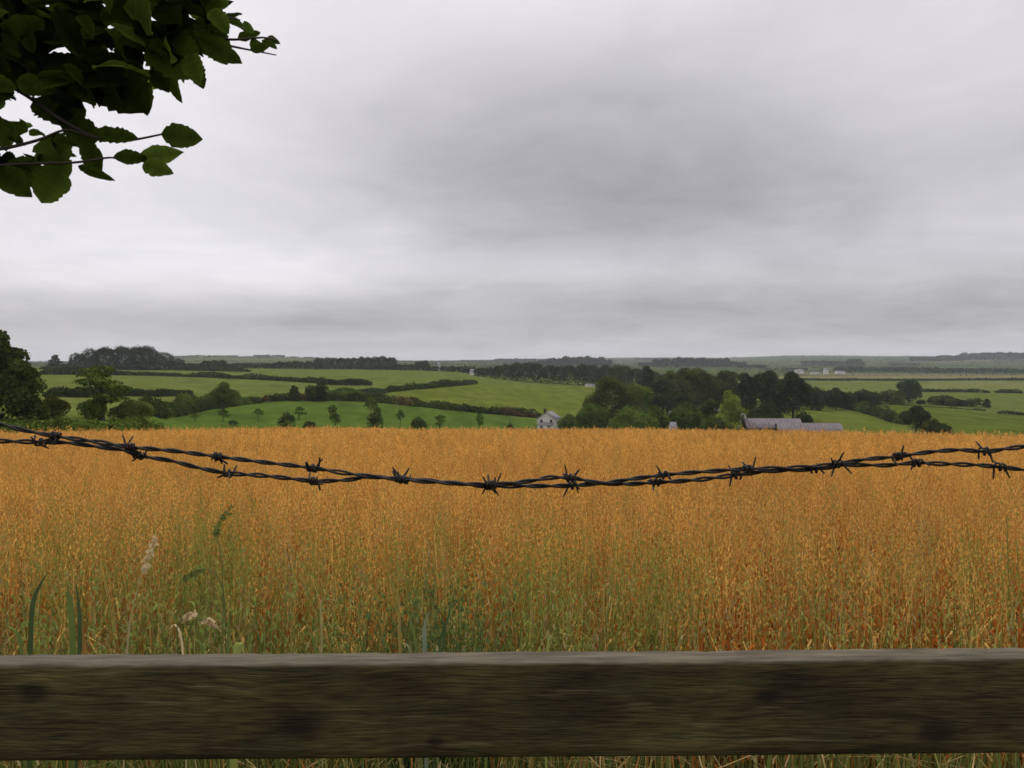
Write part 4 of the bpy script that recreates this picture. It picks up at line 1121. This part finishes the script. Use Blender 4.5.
def smooth_path(P, D):
    P = np.asarray(P, float); q = np.arange(P[0, 0], P[-1, 0], 1.0)
    h = P[:, 0]; y = P[:, 1]; m_ = _pchip_slopes(h, y)
    cat = np.gradient(y, h); m_ = .5*m_+.5*cat
    j = np.clip(np.searchsorted(h, q, side='right')-1, 0, len(h)-2); d = h[j+1]-h[j]; s = (q-h[j])/d
    v = (1+2*s)*(1-s)**2*y[j]+s*(1-s)**2*d*m_[j]+s*s*(3-2*s)*y[j+1]+s*s*(s-1)*d*m_[j+1]
    return q, np.stack([(q-512)/FOC*D, D+0*q, EYE-(v-HOR)/FOC*D], 1)
def barbed(pts, barbs, D, label, seed, phase):
    r = random.Random(seed)
    q, P = smooth_path(pts, D)
    mid = P[len(P)//2].copy()
    root = empty('barbed_wire', mid); tag(root, label, 'barbed wire', 'two strands of barbed wire above the rail')
    P = P-mid
    tan = np.gradient(P, axis=0); tan /= np.linalg.norm(tan, axis=1)[:, None]
    n1 = np.cross(tan, np.array([0, 1.0, 0])); n1 /= np.linalg.norm(n1, axis=1)[:, None]; n2 = np.cross(tan, n1)
    wr = .00165
    ph = phase + 2*math.pi*q/50 + .8*np.sin(q/61+seed)
    loose = 1.0+.22*np.clip(np.sin(q/37.0+seed*1.7), 0, 1)**3
    for s in (0, math.pi):
        off = (np.cos(ph+s)[:, None]*n1+np.sin(ph+s)[:, None]*n2)*(wr*loose)[:, None]
        mb = MB(); mb.tube(P+off, wr, 8); mb.build('wire_ply', M['wire'], root, smooth=True)
    for b in barbs:
        i = int(np.argmin(np.abs(q-b))); c = P[i]; t = tan[i]; a, e = n1[i], n2[i]
        mb = MB()
        R0 = .0046; br = .00132
        turns = 3.2+r.uniform(-.3, .5); k = 44
        for w in range(2):
            sh = (w-.5)*.0026; st = r.uniform(0, 6.28); pl = []
            ln1, ln2 = r.uniform(.006, .017), r.uniform(.005, .015)
            for j in range(k):
                f = j/(k-1); ang = st+f*turns*math.pi
                pl.append(c+t*((f-.5)*.011+sh)+(a*math.cos(ang)+e*math.sin(ang))*R0*(1+.06*r.uniform(-1, 1)))
            pl = np.array(pl)
            d0 = pl[0]-pl[1]; d0 /= np.linalg.norm(d0); d1 = pl[-1]-pl[-2]; d1 /= np.linalg.norm(d1)
            o0 = (pl[0]-c); o0 -= t*np.dot(o0, t); o0 /= np.linalg.norm(o0); o1 = (pl[-1]-c); o1 -= t*np.dot(o1, t); o1 /= np.linalg.norm(o1)
            s0 = d0*.8+o0*.5+t*r.uniform(-.55, .2); s1 = d1*.8+o1*.5+t*r.uniform(-.2, .55)
            s0 /= np.linalg.norm(s0); s1 /= np.linalg.norm(s1)
            full = np.concatenate([[pl[0]+s0*ln1, pl[0]+s0*ln1*.85, pl[0]+s0*ln1*.4, pl[0]+s0*.001], pl, [pl[-1]+s1*.001, pl[-1]+s1*ln2*.4, pl[-1]+s1*ln2*.85, pl[-1]+s1*ln2]])
            rad = np.full(len(full), br); rad[0] = rad[-1] = .0004; rad[1] = rad[-2] = .001
            mb.tube(full, rad, 6)
        mb.build('barb', M['wire'], root, smooth=True)
barbed(A_PTS, A_BARB, 1.020, 'sagging twisted barbed wire strand that ends higher at both sides', 3, .4)
barbed(B_PTS, B_BARB, 1.0285, 'sagging twisted barbed wire strand that ends lower at both sides', 8, 2.1)

# ---------------------------------------------------------------- overhanging hazel
def leaf_mesh(center, axis, nrm, ln, wd, r, curl=.15):
    """a toothed, folded hazel leaf"""
    axis = axis/np.linalg.norm(axis); nrm = nrm-axis*np.dot(nrm, axis); nrm /= np.linalg.norm(nrm)+1e-9; side = np.cross(nrm, axis)
    k = 17; s = np.linspace(0, 1, k)
    half = wd*.5*np.sin(math.pi*s**.8)**.75*(1+.045*np.where(np.arange(k) % 2 == 0, 1, -1)+r.uniform(-.09, .09, k)); half[0] = .0006; half[-1] = .0004
    half_l = half*r.uniform(.92, 1.08); half_r = half*r.uniform(.92, 1.08)
    mid = center+np.outer(s*ln, axis)-np.outer(curl*ln*s*s, nrm)
    fold = r.uniform(.05, .35)
    wl = .06*wd*np.sin(s*9+r.uniform(0, 6)); 
    Lp = mid-side*half_l[:, None]+nrm*(fold*half_l+wl)[:, None]; Rp = mid+side*half_r[:, None]+nrm*(fold*half_r-wl)[:, None]
    V = np.stack([Lp, mid, Rp], 1).reshape(-1, 3); F = []
    for i in range(k-1):
        b = 3*i; F += [(b, b+1, b+4, b+3), (b+1, b+2, b+5, b+4)]
    return V, np.array(F)

hz = at(-420, 1.35); hz[0] = -2.6
hazel = empty('hazel_tree', (hz[0], 1.9, float(ground_z(hz[0], 1.9))))
tag(hazel, 'overhanging hazel branch with dark backlit leaves in the upper left corner', 'tree')
HB = np.array(hazel.location)
rh = np.random.default_rng(12)
tb = MB()
tb.tube(np.array([(0,0,-.2),(.03,0,.6),(.12,-.05,1.4),(.30,-.15,2.2),(.45,-.2,3.0),(.5,-.2,4.0)]), [.085,.07,.06,.05,.035,.015], 10)
tb.tube(np.array([(.30,-.15,2.2),(.7,-.35,2.45),(1.1,-.5,2.42),(1.45,-.58,2.38)])*1.0, [.035,.024,.017,.012], 8)
tb.build('trunk', M['bark'], hazel, smooth=True)
TW = [ # twigs as sights at a distance
 ([(-260,-60),(-120,-45),(20,-20),(110,5),(190,12),(232,20),(252,36)], 1.34, .0034),
 ([(60,-8),(130,30),(190,38),(238,40),(262,37),(277,40)], 1.32, .0022),
 ([(190,40),(225,45),(250,50),(276,55)], 1.31, .0018),
 ([(-260,-50),(-80,40),(20,90),(60,120),(100,141),(130,141),(163,134)], 1.30, .0030),
 ([(-200,120),(-60,150),(0,150),(40,140),(66,128),(90,137)], 1.28, .0026),
 ([(-160,170),(-40,168),(40,163),(75,163),(110,157),(118,159)], 1.27, .0022),
 ([(-160,10),(-20,30),(60,60),(120,85),(150,95)], 1.38, .0028),
 ([(0,-60),(10,20),(28,75),(34,100)], 1.30, .0030),
 ([(150,-20),(190,8),(225,17),(240,20)], 1.30, .0020),
 ([(-120,-30),(0,10),(80,40),(150,50),(200,60)], 1.36, .0026),
]
tw = MB(); nodes = []
for pts, D, rad in TW:
    P = np.array([pt(a, b, D+.02*math.sin(i*1.3)) for i, (a, b) in enumerate(pts)])
    s = np.linspace(0, 1, len(P)); q = np.linspace(0, 1, 28); P = np.stack([np.interp(q, s, P[:, k]) for k in range(3)], 1)
    for _ in range(3): P[1:-1] = (P[:-2]+2*P[1:-1]+P[2:])/4
    tw.tube(P-HB, np.linspace(rad*1.5, rad*.55, 28), 6)
    nodes.append(P)
tw.build('twig', M['twig'], hazel, smooth=True)
lV, lF, lC = [], [], []; lo = 0
def put_leaf(c, ax, nm, ln, wd, colr, curl=.15):
    global lo
    V, F = leaf_mesh(np.asarray(c), np.asarray(ax, float), np.asarray(nm, float), ln, wd, rh, curl)
    lV.append(V-HB); lF.append(F+lo); lC.append(np.tile(np.asarray(colr), (len(V), 1))*np.tile(np.array([1.0, .62, 1.0]), len(V)//3)[:, None]*rh.uniform(.8, 1.15, (len(V), 1))); lo += len(V)
LEAFC = np.array([.044, .070, .010])
# the leaves whose outlines show against the sky: base, tip, width px
SHOWN = [((161,134),(203,139),20,1.2),((140,158),(181,152),17,2.2),((113,157),(150,158),14,1.1),((143,164),(172,173),17,2.0),((78,166),(112,179),9,.9),
         ((62,170),(40,202),34,2.0),((50,136),(64,165),40,1.6),((92,134),(136,136),17,1.2),((100,138),(60,125),24,.9),((84,140),(101,172),22,.8),((52,150),(66,180),26,1.0),
         ((20,120),(2,148),36,1.6),((66,102),(80,128),26,.8),((36,98),(72,124),30,.9),((10,160),(36,186),30,1.0),((0,170),(30,196),22,1.4),
         ((150,40),(200,75),46,1.4),((165,66),(180,101),12,1.5),((150,70),(170,92),18,.9),((190,60),(203,88),16,1.0),((100,60),(145,112),48,.6),((45,60),(80,105),46,.6),
         ((200,38),(240,62),20,.9),((196,20),(228,40),22,.9),((228,22),(245,24),11,1.6),((262,40),(277,48),9,1.2),((238,40),(260,31),11,1.0),((250,50),(270,45),9,.8),((244,21),(253,35),8,1.1),((266,38),(280,43),8,.8),((252,38),(262,53),10,1.0),((226,18),(242,12),9,.9),((200,-2),(228,4),20,1.8),((118,-6),(140,22),34,1.0),((10,72),(0,100),30,1.1)]
for (a, b, wpx, br) in SHOWN:
    D = rh.uniform(1.24, 1.34)
    A = pt(a[0], a[1], D); B = pt(b[0], b[1], D+rh.uniform(-.03, .03)); ax = B-A; ln = np.linalg.norm(ax)
    nm = np.array([rh.normal()*.25, -1, rh.uniform(-.3, .5)])
    put_leaf(A, ax, nm, ln, wpx/FOC*D*1.15, LEAFC*br, .08)  # br puts light shining through some leaves into their colour
REG = [(-130,-90),(-130,105),(0,112),(30,96),(60,82),(85,96),(125,108),(150,104),(148,84),(175,80),(200,82),(206,56),(232,56),(238,40),(225,24),(232,2),(215,-90)]
REG2 = [(-130,105),(0,112),(20,120),(60,122),(86,140),(66,160),(62,178),(40,185),(10,178),(-130,190)]
cnt = 0
for reg, n_ in ((REG, 600), (REG2, 84)):
    k = 0
    xs_ = [p[0] for p in reg]; ys_ = [p[1] for p in reg]
    while k < n_:
        u, v = rh.uniform(min(xs_), max(xs_)), rh.uniform(min(ys_), max(ys_))
        ang = rh.uniform(-.9, 1.6); ln = rh.uniform(.038, .085)*(1 if reg is REG else .75); D = rh.uniform(1.2, 1.5)
        tipu, tipv = u+math.cos(ang)*ln*FOC/D*.9, v+math.sin(ang)*ln*FOC/D*.7
        ok = in_poly(np.array([u, tipu, (u+tipu)/2]), np.array([v, tipv, (v+tipv)/2]), reg)
        if not ok.all(): continue
        k += 1
        A = pt(u, v, D); ax = pt(tipu, tipv, D+rh.uniform(-.05, .05))-A
        nm = np.array([rh.normal()*.6, rh.normal()*.7-.4, rh.uniform(.2, 1.1)])
        put_leaf(A, ax, nm, ln, ln*rh.uniform(.45, .72), LEAFC*rh.choice([.35, .6, .9, 1.3, 2.0]), rh.uniform(.05, .55))
mesh_np('foliage', np.concatenate(lV), np.concatenate(lF), M['hazel'], hazel, np.concatenate(lC), smooth=False)

# ---------------------------------------------------------------- haze
hb = MB(); hb.box(-9800, 9800, -300, 9600, -90, 150)
hm, nt, out = new_mat('thin_haze')
pv = N(nt, 'ShaderNodeVolumePrincipled'); pv.inputs['Color'].default_value = (.86, .92, .98, 1); pv.inputs['Density'].default_value = .00008; pv.inputs['Anisotropy'].default_value = .1
nt.links.new(pv.outputs[0], out.inputs['Volume'])
haze = hb.build('haze', hm); tag(haze, 'thin grey-blue haze lying over the distant fields', 'haze', kind='stuff')

# ---------------------------------------------------------------- sky, sun, camera
SUN_EL, SUN_AZ = R(52), R(-25)      # behind the cloud, ahead and a little left (azimuth from +Y towards +X)
w = bpy.data.worlds.new('World'); scene.world = w; w.use_nodes = True
nt = w.node_tree; nt.nodes.clear()
wo = N(nt, 'ShaderNodeOutputWorld'); bg = N(nt, 'ShaderNodeBackground'); bg.inputs['Strength'].default_value = .1
sky = N(nt, 'ShaderNodeTexSky'); sky.sky_type = 'NISHITA'; sky.sun_disc = False; sky.sun_elevation = SUN_EL; sky.sun_rotation = SUN_AZ
tc = N(nt, 'ShaderNodeTexCoord')
sep = N(nt, 'ShaderNodeSeparateXYZ'); nt.links.new(tc.outputs['Generated'], sep.inputs[0])
def math_(op, a, b=None, c=None, clamp=False):
    n = N(nt, 'ShaderNodeMath', operation=op); n.use_clamp = clamp
    for i, v in enumerate((a, b, c)):
        if v is None: continue
        if isinstance(v, (int, float)): n.inputs[i].default_value = v
        else: nt.links.new(v, n.inputs[i])
    return n.outputs[0]
zc = math_('MAXIMUM', sep.outputs[2], 0.0)
den = math_('ADD', zc, .13)
cx_ = math_('DIVIDE', sep.outputs[0], den); cy_ = math_('DIVIDE', sep.outputs[1], den)
cmb = N(nt, 'ShaderNodeCombineXYZ'); nt.links.new(cx_, cmb.inputs[0]); nt.links.new(cy_, cmb.inputs[1])
def cloud_noise(scale, detail, rough, dist, loc):
    mp = N(nt, 'ShaderNodeMapping'); mp.inputs['Location'].default_value = loc; nt.links.new(cmb.outputs[0], mp.inputs[0])
    n = N(nt, 'ShaderNodeTexNoise'); n.inputs['Scale'].default_value = scale; n.inputs['Detail'].default_value = detail; n.inputs['Roughness'].default_value = rough; n.inputs['Distortion'].default_value = dist
    nt.links.new(mp.outputs[0], n.inputs['Vector']); return n.outputs['Fac']
n1 = cloud_noise(.5, 5, .55, .4, (2.3, 1.1, .4)); n2 = cloud_noise(1.6, 7, .58, .5, (5.1, 3.7, 1.0)); n3 = cloud_noise(4.2, 6, .6, .6, (1.1, 9.7, 2.0))
# slow change of cloud thickness with height and bearing
el = sep.outputs[2]
ramp = N(nt, 'ShaderNodeFloatCurve'); cv = ramp.mapping.curves[0]
pts = [(0, .54), (.02, .52), (.05, .50), (.09, .53), (.12, .54), (.16, .53), (.22, .52), (.30, .57), (.40, .68), (.6, 1.05), (1, 1.45)]
cv.points[0].location = pts[0]; cv.points[1].location = pts[-1]
for p_ in pts[1:-1]: cv.points.new(*p_)
ramp.mapping.update(); nt.links.new(math_('MAXIMUM', el, 0.0), ramp.inputs['Value'])
base = ramp.outputs[0]
k1 = math_('MULTIPLY', math_('SUBTRACT', n1, .5), .34); k2 = math_('ADD', math_('MULTIPLY', math_('SUBTRACT', n2, .5), .23), math_('MULTIPLY', math_('SUBTRACT', n3, .5), .07))
val = math_('ADD', math_('ADD', base, k1), k2)
def bank(az, elv, sa, se, amp):
    # a broad thickening (dark) or thinning (bright) of the cloud deck round one bearing, degrees
    a0 = R(az); x0, z0 = math.sin(a0)*math.cos(R(elv)), math.sin(R(elv))
    dx = math_('DIVIDE', math_('SUBTRACT', sep.outputs[0], x0), math.sin(R(sa))); dz = math_('DIVIDE', math_('SUBTRACT', sep.outputs[2], z0), math.sin(R(se)))
    q = math_('ADD', math_('MULTIPLY', dx, dx), math_('MULTIPLY', dz, dz))
    g = math_('MULTIPLY', math_('EXPONENT', math_('MULTIPLY', q, -1.0)), amp)
    front = math_('GREATER_THAN', sep.outputs[1], 0.0)
    return math_('MULTIPLY', g, front)
for b_ in ((-27, 20, 16, 12, .20), (-34, 9, 18, 7, .16), (4, 14.5, 18, 7.5, -.20), (7, 9.6, 9, 1.5, -.07), (15, 12, 9, 4, -.04), (-16, 7.0, 13, 2.0, .13), (6, 6.2, 9, 1.2, .06), (-9, 9.3, 3.5, 1.6, .06),
           (27, 20, 12, 6, .06), (31, 7.5, 10, 2.5, .05), (16, 4.2, 20, 1.8, -.17), (-22, 3.0, 18, 1.6, -.11), (0, 2.4, 40, 1.2, -.07), (22, 1.3, 14, .7, .03), (-3, 25, 9, 5, .04)):
    val = math_('ADD', val, bank(*b_))
val = math_('MAXIMUM', val, .2)
bright = math_('MULTIPLY', val, 9.5)
tint = N(nt, 'ShaderNodeMix', data_type='RGBA'); tint.inputs[6].default_value = (.995, .968, 1.005, 1); tint.inputs[7].default_value = (1.03, .98, 1.01, 1)
nt.links.new(n2, tint.inputs[0])
cs = N(nt, 'ShaderNodeVectorMath', operation='SCALE'); nt.links.new(tint.outputs[2], cs.inputs[0]); nt.links.new(bright, cs.inputs['Scale'])
mixs = N(nt, 'ShaderNodeMix', data_type='RGBA'); mixs.inputs[0].default_value = .94
nt.links.new(sky.outputs[0], mixs.inputs[6]); nt.links.new(cs.outputs[0], mixs.inputs[7])
nt.links.new(mixs.outputs[2], bg.inputs['Color']); nt.links.new(bg.outputs[0], wo.inputs['Surface'])

sl = bpy.data.lights.new('sun', 'SUN'); sl.energy = 1.0; sl.angle = R(25); sl.color = (1, .97, .92)
so = bpy.data.objects.new('sun', sl); col.objects.link(so)
d = Vector((math.sin(SUN_AZ)*math.cos(SUN_EL), math.cos(SUN_AZ)*math.cos(SUN_EL), math.sin(SUN_EL)))
so.rotation_euler = d.to_track_quat('Z', 'Y').to_euler()

cam = bpy.data.cameras.new('camera'); co = bpy.data.objects.new('camera', cam); col.objects.link(co)
co.location = (0, 0, EYE); co.rotation_euler = (R(90), 0, 0)
cam.sensor_width = 36; cam.lens = 36*FOC/1024; cam.shift_y = -(384-HOR)/1024
cam.clip_start = .05; cam.clip_end = 30000
scene.camera = co

scene.view_settings.view_transform = 'Standard'
scene.view_settings.look = 'None'
scene.view_settings.exposure = .25; scene.view_settings.gamma = 1
c = scene.cycles
c.max_bounces = 6; c.diffuse_bounces = 3; c.transmission_bounces = 3; c.volume_bounces = 0; c.transparent_max_bounces = 4
c.use_adaptive_sampling = True; c.adaptive_threshold = .01
c.use_denoising = True; c.denoiser = 'OPENIMAGEDENOISE'; c.denoising_input_passes = 'RGB_ALBEDO_NORMAL'; c.denoising_prefilter = 'ACCURATE'
c.filter_width = 1.6
